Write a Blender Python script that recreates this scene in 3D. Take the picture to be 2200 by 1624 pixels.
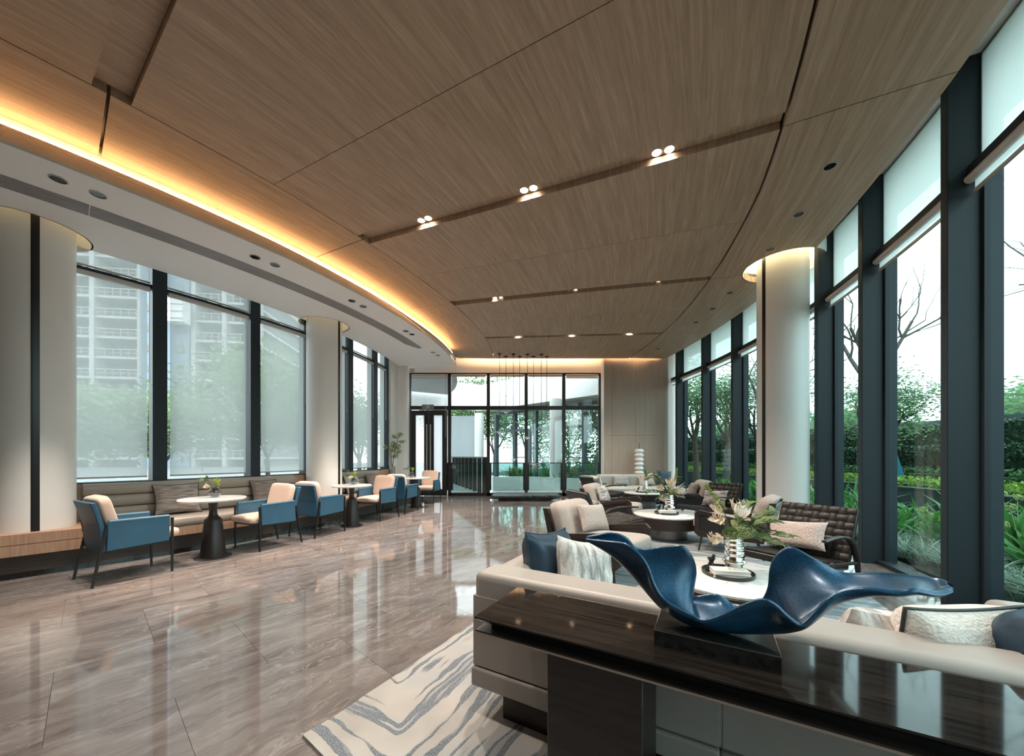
import bpy, bmesh, math, random
from mathutils import Vector, Matrix, noise

for o in list(bpy.data.objects):
    bpy.data.objects.remove(o)
scene = bpy.context.scene
COL = scene.collection
R = math.radians
PI = math.pi
rnd = random.Random(7)

# ------------------------------------------------------------------ camera, sky, exposure
EH = 1.28            # camera height
F, X0, YH = 775.0, 1100.0, 980.0   # focal length, optical axis and horizon in a 2200x1624 frame
cam_d = bpy.data.cameras.new('camera')
cam = bpy.data.objects.new('camera', cam_d)
COL.objects.link(cam)
cam.location = (0, 0, EH)
cam.rotation_euler = (PI / 2, 0, 0)
cam_d.sensor_fit = 'HORIZONTAL'
cam_d.sensor_width = 36
cam_d.lens = F / 2200 * 36
cam_d.shift_y = (YH - 812) / 2200
cam_d.clip_start = .05
cam_d.clip_end = 400
scene.camera = cam

world = bpy.data.worlds.new('overcast_sky')
scene.world = world
world.use_nodes = True
wn = world.node_tree
wn.nodes.clear()
w_out = wn.nodes.new('ShaderNodeOutputWorld')
w_bg = wn.nodes.new('ShaderNodeBackground')
w_ramp = wn.nodes.new('ShaderNodeValToRGB')
w_geo = wn.nodes.new('ShaderNodeTexCoord')
w_sep = wn.nodes.new('ShaderNodeSeparateXYZ')
wn.links.new(w_geo.outputs['Generated'], w_sep.inputs[0])
wn.links.new(w_sep.outputs['Z'], w_ramp.inputs[0])
w_ramp.color_ramp.elements[0].position = 0.0
w_ramp.color_ramp.elements[0].color = (.92, .98, 1, 1)
w_ramp.color_ramp.elements[1].position = .9
w_ramp.color_ramp.elements[1].color = (.80, .92, 1, 1)
wn.links.new(w_ramp.outputs[0], w_bg.inputs[0])
w_bg.inputs[1].default_value = 4.2
wn.links.new(w_bg.outputs[0], w_out.inputs[0])

scene.view_settings.view_transform = 'Standard'
scene.view_settings.look = 'None'
scene.view_settings.exposure = 0.30
scene.view_settings.gamma = 1
scene.view_settings.use_curve_mapping = False
try:
    scene.cycles.use_denoising = True
    scene.cycles.max_bounces = 12
    scene.cycles.transparent_max_bounces = 24
    scene.cycles.diffuse_bounces = 6
    scene.cycles.glossy_bounces = 5
    scene.cycles.sample_clamp_indirect = 6
except Exception:
    pass

# ------------------------------------------------------------------ plan geometry: everything is built on arcs about one centre
CX, CY = -12.5, 10.25
ZC = 4.30            # timber ceiling
ZS = 3.83            # white soffit over the bench


def P(r, t, z=0.0):
    return Vector((CX + r * math.cos(R(t)), CY + r * math.sin(R(t)), z))


def at(px, py, z):
    """point at height z seen at (px, py)"""
    Y = (z - EH) * F / (YH - py)
    return Vector(((px - X0) / F * Y, Y, z))


def aty(px, py, Y):
    return Vector(((px - X0) / F * Y, Y, EH + (YH - py) / F * Y))


def flr(px, py):
    return at(px, py, 0.0)


def theta_on(px, r):
    """angle at which the arc of radius r crosses the sight line through column px"""
    rf = r if callable(r) else (lambda t: r)
    best = None
    k = (px - X0) / F
    prev = None
    t = -60.0
    while t < 8:
        p = P(rf(t), t)
        d = p.x - k * p.y
        if prev is not None and p.y > 0 and (d > 0) != (prev[1] > 0):
            best = prev[0] + (t - prev[0]) * abs(prev[1]) / (abs(prev[1]) + abs(d))
            return best
        prev = (t, d)
        t += .1
    return best


def lerp(a, b, f):
    return a + (b - a) * f


def rR(t):       # outer edge of the timber ceiling (window side)
    if t < -14:
        return 17.64
    return lerp(17.64, 17.26, min(1, (t + 14) / 17))


def rJ(t):       # joint on the bench side
    return 11.66 if t < -22 else lerp(11.66, 11.95, min(1, (t + 22) / 24))


def rK(t):       # joint on the window side
    return 16.5 if t < -22 else lerp(16.5, 16.13, min(1, (t + 22) / 24))


def rW(t):       # bench-side edge of the timber ceiling
    return 10.66 if t < -14 else lerp(10.66, 10.82, min(1, (t + 14) / 18))


def rS(t):       # face of the white soffit
    return 11.1 if t < -30 else lerp(11.1, 10.92, min(1, (t + 30) / 30))


# ------------------------------------------------------------------ mesh helpers
class MB:
    def __init__(self):
        self.v, self.f = [], []

    def add(self, vs, fs):
        n = len(self.v)
        self.v += [tuple(p) for p in vs]
        self.f += [tuple(i + n for i in q) for q in fs]

    def box(self, c, s, rz=0.0, rx=0.0, ry=0.0):
        m = Matrix.Translation(Vector(c)) @ Matrix.Rotation(rz, 4, 'Z') @ Matrix.Rotation(ry, 4, 'Y') @ Matrix.Rotation(rx, 4, 'X')
        h = [k / 2 for k in s]
        vs = [m @ Vector((x * h[0], y * h[1], z * h[2])) for x in (-1, 1) for y in (-1, 1) for z in (-1, 1)]
        self.add(vs, [(0, 1, 3, 2), (4, 6, 7, 5), (0, 4, 5, 1), (2, 3, 7, 6), (0, 2, 6, 4), (1, 5, 7, 3)])
        return self

    def bx(self, x0, x1, y0, y1, z0, z1):
        return self.box(((x0 + x1) / 2, (y0 + y1) / 2, (z0 + z1) / 2), (x1 - x0, y1 - y0, z1 - z0))

    def prism(self, poly, z0, z1):
        n = len(poly)
        a = sum(poly[i][0] * poly[(i + 1) % n][1] - poly[(i + 1) % n][0] * poly[i][1] for i in range(n))
        if a < 0:
            poly = poly[::-1]
        vs = [(p[0], p[1], z0) for p in poly] + [(p[0], p[1], z1) for p in poly]
        fs = [tuple(range(n))[::-1], tuple(range(n, 2 * n))]
        fs += [(i, (i + 1) % n, n + (i + 1) % n, n + i) for i in range(n)]
        self.add(vs, fs)
        return self

    def sweep(self, prof, frames, caps=True):
        """prof: closed list of (a, b); frames: list of functions (a, b) -> point"""
        n = len(prof)
        vs, fs = [], []
        for fr in frames:
            vs += [fr(a, b) for a, b in prof]
        for k in range(len(frames) - 1):
            for i in range(n):
                j = (i + 1) % n
                fs.append((k * n + i, k * n + j, (k + 1) * n + j, (k + 1) * n + i))
        if caps:
            fs.append(tuple(range(n))[::-1])
            m = (len(frames) - 1) * n
            fs.append(tuple(range(m, m + n)))
        self.add(vs, fs)
        return self

    def arc(self, prof, t0, t1, n=None):
        """sweep a closed (r, z) profile about the plan centre"""
        if n is None:
            n = max(2, int(abs(t1 - t0) / 1.0))
        fr = []
        for k in range(n + 1):
            t = t0 + (t1 - t0) * k / n
            fr.append(lambda a, b, t=t: P(a(t) if callable(a) else a, t, b))
        return self.sweep(prof, fr)

    def sheet(self, r, t0, t1, z0, z1, n=6):
        rr_ = r if callable(r) else (lambda t: r)
        ts = [t0 + (t1 - t0) * k / n for k in range(n + 1)]
        return self.grid([[P(rr_(t), t, z) for t in ts] for z in (z0, z1)])

    def lathe(self, prof, n=32, c=(0, 0, 0)):
        vs, fs = [], []
        m = len(prof)
        for k in range(n):
            a = 2 * PI * k / n
            vs += [(c[0] + r * math.cos(a), c[1] + r * math.sin(a), c[2] + z) for r, z in prof]
        for k in range(n):
            l = (k + 1) % n
            for i in range(m - 1):
                fs.append((k * m + i, l * m + i, l * m + i + 1, k * m + i + 1))
        shut = prof[0] == prof[-1]
        if prof[0][0] > 1e-5 and not shut:
            fs.append(tuple(k * m for k in range(n))[::-1])
        if prof[-1][0] > 1e-5 and not shut:
            fs.append(tuple(k * m + m - 1 for k in range(n)))
        self.add(vs, fs)
        return self

    def tube(self, pts, rad, n=8, caps=True, flat=None):
        pts = [Vector(p) for p in pts]
        rs = rad if isinstance(rad, (list, tuple)) else [rad] * len(pts)
        up = Vector((0, 0, 1))
        vs, fs = [], []
        prevx = None
        for i, p in enumerate(pts):
            d = (pts[min(i + 1, len(pts) - 1)] - pts[max(i - 1, 0)]).normalized()
            if prevx is None:
                x = d.cross(up)
                if x.length < .05:
                    x = d.cross(Vector((0, 1, 0)))
            else:
                x = prevx - d * prevx.dot(d)
            x.normalize()
            prevx = x
            y = d.cross(x)
            fx, fy = flat if flat else (1, 1)
            for k in range(n):
                a = 2 * PI * (k + .5) / n
                vs.append(p + x * math.cos(a) * rs[i] * fx + y * math.sin(a) * rs[i] * fy)
        for i in range(len(pts) - 1):
            for k in range(n):
                l = (k + 1) % n
                fs.append((i * n + k, i * n + l, (i + 1) * n + l, (i + 1) * n + k))
        if caps:
            fs.append(tuple(range(n))[::-1])
            m = (len(pts) - 1) * n
            fs.append(tuple(range(m, m + n)))
        self.add(vs, fs)
        return self

    def grid(self, rows, closed=False):
        """rows: list of equally long lists of points"""
        n = len(rows[0])
        vs = [p for r in rows for p in r]
        fs = []
        for i in range(len(rows) - 1):
            for k in range(n if closed else n - 1):
                l = (k + 1) % n
                fs.append((i * n + k, i * n + l, (i + 1) * n + l, (i + 1) * n + k))
        self.add(vs, fs)
        return self

    def xform(self, m):
        self.v = [tuple(m @ Vector(p)) for p in self.v]
        return self

    def merge(self, other):
        self.add(other.v, other.f)
        return self

    def mesh(self, name, mat, smooth=None):
        me = bpy.data.meshes.new(name)
        me.from_pydata(self.v, [], self.f)
        bm = bmesh.new()
        bm.from_mesh(me)
        bmesh.ops.recalc_face_normals(bm, faces=bm.faces)
        bm.to_mesh(me)
        bm.free()
        if mat:
            me.materials.append(mat)
        if smooth is not None:
            me.polygons.foreach_set('use_smooth', [True] * len(me.polygons))
            if smooth < 179:
                me.set_sharp_from_angle(angle=R(smooth))
        me.update()
        return me


def obj(mb, name, mat, parent=None, smooth=None, bev=0.0, seg=2, subsurf=0):
    me = mb.mesh(name, mat, smooth) if isinstance(mb, MB) else mb
    o = bpy.data.objects.new(name, me)
    COL.objects.link(o)
    if parent is not None:
        o.parent = parent
    if bev:
        b = o.modifiers.new('bevel', 'BEVEL')
        b.width = bev
        b.segments = seg
        b.limit_method = 'ANGLE'
        b.angle_limit = R(40)
        if smooth is None:
            me.polygons.foreach_set('use_smooth', [True] * len(me.polygons))
            me.set_sharp_from_angle(angle=R(50))
    if subsurf:
        s = o.modifiers.new('smooth', 'SUBSURF')
        s.levels = s.render_levels = subsurf
    return o


def thing(name, label, cat, loc=(0, 0, 0), rz=0.0, group=None):
    o = bpy.data.objects.new(name, None)
    COL.objects.link(o)
    o.empty_display_size = .1
    o.location = loc
    o.rotation_euler = (0, 0, rz)
    o['label'] = label
    o['category'] = cat
    if group:
        o['group'] = group
    return o


def tag(o, label, cat, group=None):
    o['label'] = label
    o['category'] = cat
    if group:
        o['group'] = group
    return o


def struct(name):
    o = bpy.data.objects.new(name, None)
    COL.objects.link(o)
    o.empty_display_size = .1
    o['kind'] = 'structure'
    return o


def stuff(o):
    o['kind'] = 'stuff'
    return o


def dup(o, parent=None):
    c = o.copy()
    COL.objects.link(c)
    c.parent = parent
    if parent is not None:
        c.matrix_parent_inverse = o.matrix_parent_inverse.copy()
    for ch in list(o.children):
        dup(ch, c)
    return c


def again(o, label, loc, rz):
    c = dup(o)
    c.location = loc
    c.rotation_euler = (0, 0, rz)
    c['label'] = label
    return c


# ------------------------------------------------------------------ shapes
def sgnpow(x, e):
    return math.copysign(abs(x) ** e, x)


def cushion(a, b, c, e1=.3, e2=.25, nu=28, nv=16, puff=0.0):
    """rounded box of half sizes a, b, c"""
    mb = MB()
    rows = []
    for j in range(nv + 1):
        eta = -PI / 2 + PI * j / nv
        row = []
        for i in range(nu):
            om = 2 * PI * (i + .5) / nu
            ce = sgnpow(math.cos(eta), e1)
            x, y, z = a * ce * sgnpow(math.cos(om), e2), b * ce * sgnpow(math.sin(om), e2), c * sgnpow(math.sin(eta), e1)
            if puff:
                k = (1 - (x / a) ** 2) * (1 - (y / b) ** 2)
                z += math.copysign(puff * max(0, k), z) if abs(z) > c * .5 else 0
            row.append((x, y, z))
        rows.append(row)
    mb.grid(rows, closed=True)
    return mb


def pillow(w, h, t, pinch=.10, n=16, seed=0, crease=.0):
    """scatter pillow standing in the xz plane, its back towards -y, base at z = 0"""
    mb = MB()
    for s in (1, -1):
        rows = []
        for j in range(n + 1):
            v = -1 + 2 * j / n
            row = []
            for i in range(n + 1):
                u = -1 + 2 * i / n
                x = w / 2 * u * (1 - pinch * (1 - v * v))
                z = h / 2 * v * (1 - pinch * (1 - u * u))
                th = t / 2 * ((1 - u ** 4) * (1 - v ** 4)) ** .55
                if crease:
                    th *= 1 + crease * noise.noise((u * 2 + seed, v * 2, seed * 3.1))
                row.append((x, s * th, z + h / 2 * (1 - pinch * .0)))
            rows.append(row if s > 0 else row[::-1])
        mb.grid(rows)
    bm = bmesh.new()
    return mb


def pillow_edge(w, h, pinch=.10, n=16):
    pts = []
    for k in range(4 * n):
        s, i = divmod(k, n)
        q = -1 + 2 * i / n
        u, v = [(q, -1), (1, q), (-q, 1), (-1, -q)][s]
        pts.append((w / 2 * u * (1 - pinch * (1 - v * v)), 0, h / 2 * v * (1 - pinch * (1 - u * u)) + h / 2))
    return pts


def leaf_mesh(L, W, name, mat, n=6, curl=.15, fold=.25, droop=0.0):
    mb = MB()
    rows = []
    for i in range(n + 1):
        s = i / n
        wd = W * math.sin(PI * min(1, s * .92 + .04)) ** .8
        z = curl * L * math.sin(PI * s) - droop * L * s * s
        y = L * s * (1 - .25 * droop * s)
        rows.append([(-wd / 2, y, z + fold * wd / 2), (0, y, z), (wd / 2, y, z + fold * wd / 2)])
    mb.grid(rows)
    return mb.mesh(name, mat, 180)


def orient(o, p, d, roll=0.0, s=1.0):
    """place o at p with its local +y along d"""
    d = Vector(d).normalized()
    q = d.to_track_quat('Y', 'Z')
    m = q.to_matrix().to_4x4() @ Matrix.Rotation(roll, 4, 'Y')
    m = m @ Matrix.Scale(s, 4)
    m.translation = Vector(p)
    o.matrix_local = m
    return o

# ------------------------------------------------------------------ materials
def new_mat(name):
    m = bpy.data.materials.new(name)
    m.use_nodes = True
    nt = m.node_tree
    nt.nodes.clear()
    out = nt.nodes.new('ShaderNodeOutputMaterial')
    return m, nt, out


def N(nt, t, **kw):
    n = nt.nodes.new(t)
    for k, v in kw.items():
        if k in n.inputs:
            n.inputs[k].default_value = v
        else:
            setattr(n, k, v)
    return n


def bsdf(nt, out, rough=.5, metal=0.0, spec=.5, coat=0.0, coat_rough=.05, sheen=0.0):
    b = nt.nodes.new('ShaderNodeBsdfPrincipled')
    b.inputs['Roughness'].default_value = rough
    b.inputs['Metallic'].default_value = metal
    b.inputs['Specular IOR Level'].default_value = spec
    b.inputs['Coat Weight'].default_value = coat
    b.inputs['Coat Roughness'].default_value = coat_rough
    b.inputs['Sheen Weight'].default_value = sheen
    nt.links.new(b.outputs[0], out.inputs[0])
    return b


def ramp(nt, src, stops):
    r = nt.nodes.new('ShaderNodeValToRGB')
    e = r.color_ramp.elements
    e[0].position, e[0].color = stops[0][0], (*stops[0][1], 1)
    e[1].position, e[1].color = stops[-1][0], (*stops[-1][1], 1)
    for p, c in stops[1:-1]:
        k = e.new(p)
        k.color = (*c, 1)
    nt.links.new(src, r.inputs[0])
    return r


def pbr(name, col, rough=.5, metal=0.0, var=0.0, vscale=6.0, stretch=(1, 1, 1), bump=0.0, bscale=80.0, spec=.5, coat=0.0, sheen=0.0, coat_rough=.05, col2=None):
    m, nt, out = new_mat(name)
    b = bsdf(nt, out, rough, metal, spec, coat, coat_rough, sheen)
    if not var and not bump:
        b.inputs['Base Color'].default_value = (*col, 1)
        return m
    tc = N(nt, 'ShaderNodeTexCoord')
    mp = N(nt, 'ShaderNodeMapping')
    mp.inputs['Scale'].default_value = stretch
    nt.links.new(tc.outputs['Object'], mp.inputs[0])
    if var:
        no = N(nt, 'ShaderNodeTexNoise', Scale=vscale, Detail=5.0, Roughness=.6)
        nt.links.new(mp.outputs[0], no.inputs[0])
        lo = tuple(max(0, c * (1 - var)) for c in col)
        hi = col2 or tuple(min(1, c * (1 + var)) for c in col)
        r = ramp(nt, no.outputs[0], [(.3, lo), (.7, hi)])
        nt.links.new(r.outputs[0], b.inputs['Base Color'])
    else:
        b.inputs['Base Color'].default_value = (*col, 1)
    if bump:
        nb = N(nt, 'ShaderNodeTexNoise', Scale=bscale, Detail=3.0)
        nt.links.new(mp.outputs[0], nb.inputs[0])
        bp = N(nt, 'ShaderNodeBump', Strength=bump, Distance=.01)
        nt.links.new(nb.outputs[0], bp.inputs['Height'])
        nt.links.new(bp.outputs[0], b.inputs['Normal'])
    return m


def polar(nt):
    """(radius, arc length) about the plan centre, from world position"""
    g = N(nt, 'ShaderNodeNewGeometry')
    s = N(nt, 'ShaderNodeSeparateXYZ')
    nt.links.new(g.outputs['Position'], s.inputs[0])
    x = N(nt, 'ShaderNodeMath', operation='SUBTRACT')
    x.inputs[1].default_value = CX
    nt.links.new(s.outputs[0], x.inputs[0])
    y = N(nt, 'ShaderNodeMath', operation='SUBTRACT')
    y.inputs[1].default_value = CY
    nt.links.new(s.outputs[1], y.inputs[0])
    a = N(nt, 'ShaderNodeMath', operation='ARCTAN2')
    nt.links.new(y.outputs[0], a.inputs[0])
    nt.links.new(x.outputs[0], a.inputs[1])
    x2 = N(nt, 'ShaderNodeMath', operation='MULTIPLY')
    nt.links.new(x.outputs[0], x2.inputs[0]); nt.links.new(x.outputs[0], x2.inputs[1])
    y2 = N(nt, 'ShaderNodeMath', operation='MULTIPLY')
    nt.links.new(y.outputs[0], y2.inputs[0]); nt.links.new(y.outputs[0], y2.inputs[1])
    ad = N(nt, 'ShaderNodeMath', operation='ADD')
    nt.links.new(x2.outputs[0], ad.inputs[0]); nt.links.new(y2.outputs[0], ad.inputs[1])
    r = N(nt, 'ShaderNodeMath', operation='SQRT')
    nt.links.new(ad.outputs[0], r.inputs[0])
    al = N(nt, 'ShaderNodeMath', operation='MULTIPLY')
    al.inputs[1].default_value = 14.0
    nt.links.new(a.outputs[0], al.inputs[0])
    return r.outputs[0], al.outputs[0], s.outputs[2]


def combine(nt, a, b, c=None):
    k = N(nt, 'ShaderNodeCombineXYZ')
    nt.links.new(a, k.inputs[0])
    nt.links.new(b, k.inputs[1])
    if c is not None:
        nt.links.new(c, k.inputs[2])
    return k.outputs[0]


def mapped(nt, vec, scale, loc=(0, 0, 0), rot=(0, 0, 0)):
    mp = N(nt, 'ShaderNodeMapping')
    mp.inputs['Scale'].default_value = scale
    mp.inputs['Location'].default_value = loc
    mp.inputs['Rotation'].default_value = rot
    nt.links.new(vec, mp.inputs[0])
    return mp.outputs[0]


def mixcol(nt, fac, a, b, mode='MIX'):
    m = N(nt, 'ShaderNodeMix', data_type='RGBA', blend_type=mode)
    for s, v in ((m.inputs[0], fac), (m.inputs[6], a), (m.inputs[7], b)):
        if hasattr(v, 'is_linked') or hasattr(v, 'links'):
            nt.links.new(v, s)
        elif isinstance(v, tuple):
            s.default_value = (*v, 1) if len(v) == 3 else v
        else:
            s.default_value = v
    return m.outputs[2]


def wood_arc(name, lo, mid, hi, rough=.5):
    """veneer with grain running along the arcs"""
    m, nt, out = new_mat(name)
    b = bsdf(nt, out, rough, spec=.35)
    r, a, z = polar(nt)
    oi = N(nt, 'ShaderNodeObjectInfo')
    sh = N(nt, 'ShaderNodeMath', operation='MULTIPLY')
    sh.inputs[1].default_value = 37.0
    nt.links.new(oi.outputs['Random'], sh.inputs[0])
    v = combine(nt, r, a, sh.outputs[0])
    n1 = N(nt, 'ShaderNodeTexNoise', Scale=1.0, Detail=7.0, Roughness=.68, Distortion=.35)
    nt.links.new(mapped(nt, v, (26, 1.1, 1)), n1.inputs[0])
    n2 = N(nt, 'ShaderNodeTexNoise', Scale=1.0, Detail=3.0)
    nt.links.new(mapped(nt, v, (120, 5.0, 1)), n2.inputs[0])
    c1 = ramp(nt, n1.outputs[0], [(.28, lo), (.5, mid), (.74, hi)])
    c2 = ramp(nt, n2.outputs[0], [(.35, (.86, .86, .86)), (.6, (1.04, 1.04, 1.04))])
    nt.links.new(mixcol(nt, .8, c1.outputs[0], c2.outputs[0], 'MULTIPLY'), b.inputs['Base Color'])
    bp = N(nt, 'ShaderNodeBump', Strength=.12, Distance=.004)
    nt.links.new(n2.outputs[0], bp.inputs['Height'])
    nt.links.new(bp.outputs[0], b.inputs['Normal'])
    return m


def wood(name, lo, hi, scale=(3, 40, 40), rough=.45, coat=0.0, spec=.4, coat_rough=.05):
    m, nt, out = new_mat(name)
    b = bsdf(nt, out, rough, spec=spec, coat=coat, coat_rough=coat_rough)
    tc = N(nt, 'ShaderNodeTexCoord')
    n1 = N(nt, 'ShaderNodeTexNoise', Scale=1.0, Detail=6.0, Roughness=.65, Distortion=.2)
    nt.links.new(mapped(nt, tc.outputs['Object'], scale), n1.inputs[0])
    nt.links.new(ramp(nt, n1.outputs[0], [(.3, lo), (.7, hi)]).outputs[0], b.inputs['Base Color'])
    return m


def marble_floor():
    m, nt, out = new_mat('grey_brown_marble')
    b = bsdf(nt, out, .055, spec=.62)
    g = N(nt, 'ShaderNodeNewGeometry')
    oi = N(nt, 'ShaderNodeObjectInfo')
    off = N(nt, 'ShaderNodeVectorMath', operation='SCALE')
    cx = N(nt, 'ShaderNodeCombineXYZ')
    nt.links.new(oi.outputs['Random'], cx.inputs[2])
    nt.links.new(cx.outputs[0], off.inputs[0])
    off.inputs['Scale'].default_value = .55
    av = N(nt, 'ShaderNodeVectorMath', operation='ADD')
    nt.links.new(g.outputs['Position'], av.inputs[0])
    nt.links.new(off.outputs[0], av.inputs[1])
    v = mapped(nt, av.outputs[0], (1, 1, 1), rot=(0, 0, R(-49.5)))
    w = N(nt, 'ShaderNodeTexNoise', Scale=2.6, Detail=6.0)
    nt.links.new(v, w.inputs[0])
    vw = N(nt, 'ShaderNodeVectorMath', operation='MULTIPLY_ADD')
    nt.links.new(w.outputs['Color'], vw.inputs[0])
    vw.inputs[1].default_value = (.42, .26, .2)
    nt.links.new(v, vw.inputs[2])
    n1 = N(nt, 'ShaderNodeTexNoise', Scale=1.0, Detail=9.0, Roughness=.66)
    nt.links.new(mapped(nt, vw.outputs[0], (2.0, 8.0, 3)), n1.inputs[0])
    base = ramp(nt, n1.outputs[0], [(.24, (.075, .060, .057)), (.42, (.140, .119, .113)), (.58, (.195, .171, .164)), (.78, (.30, .275, .265))])
    n2 = N(nt, 'ShaderNodeTexNoise', Scale=1.0, Detail=6.0, Roughness=.6, Distortion=.8)
    nt.links.new(mapped(nt, vw.outputs[0], (2.6, 8.5, 2), (7, 3, 1)), n2.inputs[0])
    d = N(nt, 'ShaderNodeMath', operation='SUBTRACT')
    d.inputs[1].default_value = .5
    nt.links.new(n2.outputs[0], d.inputs[0])
    ab = N(nt, 'ShaderNodeMath', operation='ABSOLUTE')
    nt.links.new(d.outputs[0], ab.inputs[0])
    vein = ramp(nt, ab.outputs[0], [(.0, (.85, .85, .85)), (.006, (.5, .5, .5)), (.020, (0, 0, 0))])
    n3 = N(nt, 'ShaderNodeTexNoise', Scale=.9, Detail=2.0)
    nt.links.new(v, n3.inputs[0])
    msk = ramp(nt, n3.outputs[0], [(.36, (0, 0, 0)), (.58, (1, 1, 1))])
    fac = mixcol(nt, 1.0, vein.outputs[0], msk.outputs[0], 'MULTIPLY')
    hf = N(nt, 'ShaderNodeMath', operation='MULTIPLY')
    hf.inputs[1].default_value = .42
    nt.links.new(fac, hf.inputs[0])
    col = mixcol(nt, hf.outputs[0], base.outputs[0], (.50, .455, .43))
    nt.links.new(col, b.inputs['Base Color'])
    return m


def marble_white():
    m, nt, out = new_mat('veined_white_marble')
    b = bsdf(nt, out, .12, spec=.5)
    tc = N(nt, 'ShaderNodeTexCoord')
    n2 = N(nt, 'ShaderNodeTexNoise', Scale=2.6, Detail=6.0, Roughness=.55, Distortion=1.2)
    nt.links.new(mapped(nt, tc.outputs['Object'], (1, 2.4, 1)), n2.inputs[0])
    d = N(nt, 'ShaderNodeMath', operation='SUBTRACT')
    d.inputs[1].default_value = .5
    nt.links.new(n2.outputs[0], d.inputs[0])
    ab = N(nt, 'ShaderNodeMath', operation='ABSOLUTE')
    nt.links.new(d.outputs[0], ab.inputs[0])
    c = ramp(nt, ab.outputs[0], [(0, (.56, .53, .50)), (.015, (.68, .66, .635)), (.07, (.75, .73, .71))])
    nt.links.new(c.outputs[0], b.inputs['Base Color'])
    return m


def glass_thin(name, tint=(.90, .96, .95), ior=1.5, rough=0.0):
    m, nt, out = new_mat(name)
    t = N(nt, 'ShaderNodeBsdfTransparent')
    t.inputs[0].default_value = (*tint, 1)
    g = N(nt, 'ShaderNodeBsdfGlossy')
    g.inputs['Roughness'].default_value = rough
    g.inputs[0].default_value = (1, 1, 1, 1)
    lw = N(nt, 'ShaderNodeLayerWeight', Blend=.5)
    pw = N(nt, 'ShaderNodeMath', operation='POWER')
    pw.inputs[1].default_value = 5.0
    nt.links.new(lw.outputs['Facing'], pw.inputs[0])
    f0 = ((ior - 1) / (ior + 1)) ** 2
    fr = N(nt, 'ShaderNodeMath', operation='MULTIPLY_ADD')
    fr.inputs[1].default_value = 1 - f0
    fr.inputs[2].default_value = f0
    nt.links.new(pw.outputs[0], fr.inputs[0])
    mx = N(nt, 'ShaderNodeMixShader')
    nt.links.new(fr.outputs[0], mx.inputs[0])
    nt.links.new(t.outputs[0], mx.inputs[1])
    nt.links.new(g.outputs[0], mx.inputs[2])
    nt.links.new(mx.outputs[0], out.inputs[0])
    return m


def blind_fabric(name, see=.35, col=(.82, .83, .82), dif=.55):
    m, nt, out = new_mat(name)
    t = N(nt, 'ShaderNodeBsdfTransparent')
    tr = N(nt, 'ShaderNodeBsdfTranslucent')
    tr.inputs[0].default_value = (*col, 1)
    df = N(nt, 'ShaderNodeBsdfDiffuse')
    df.inputs[0].default_value = (*col, 1)
    m1 = N(nt, 'ShaderNodeMixShader')
    m1.inputs[0].default_value = dif
    nt.links.new(tr.outputs[0], m1.inputs[1])
    nt.links.new(df.outputs[0], m1.inputs[2])
    tc = N(nt, 'ShaderNodeTexCoord')
    no = N(nt, 'ShaderNodeTexNoise', Scale=1.0, Detail=3.0)
    nt.links.new(mapped(nt, tc.outputs['Object'], (60, 60, 900)), no.inputs[0])
    rp = ramp(nt, no.outputs[0], [(.3, (1 - see - .06,) * 3), (.7, (1 - see + .06,) * 3)])
    m2 = N(nt, 'ShaderNodeMixShader')
    nt.links.new(rp.outputs[0], m2.inputs[0])
    nt.links.new(t.outputs[0], m2.inputs[1])
    nt.links.new(m1.outputs[0], m2.inputs[2])
    nt.links.new(m2.outputs[0], out.inputs[0])
    return m


def emit(name, col, s):
    m, nt, out = new_mat(name)
    e = N(nt, 'ShaderNodeEmission')
    e.inputs[0].default_value = (*col, 1)
    e.inputs[1].default_value = s
    nt.links.new(e.outputs[0], out.inputs[0])
    return m


def striped(name, c1, c2, scale, axis=2, rough=.85, noise_amt=.6, bump=.3, bscale=200):
    """woven stripes / slub across one local axis"""
    m, nt, out = new_mat(name)
    b = bsdf(nt, out, rough, spec=.2, sheen=.2)
    tc = N(nt, 'ShaderNodeTexCoord')
    sc = [6, 6, 6]
    sc[axis] = scale
    n1 = N(nt, 'ShaderNodeTexNoise', Scale=1.0, Detail=3.0, Roughness=noise_amt)
    nt.links.new(mapped(nt, tc.outputs['Object'], tuple(sc)), n1.inputs[0])
    nt.links.new(ramp(nt, n1.outputs[0], [(.38, c1), (.6, c2)]).outputs[0], b.inputs['Base Color'])
    nb = N(nt, 'ShaderNodeTexNoise', Scale=bscale)
    nt.links.new(tc.outputs['Object'], nb.inputs[0])
    bp = N(nt, 'ShaderNodeBump', Strength=bump, Distance=.005)
    nt.links.new(nb.outputs[0], bp.inputs['Height'])
    nt.links.new(bp.outputs[0], b.inputs['Normal'])
    return m


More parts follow.
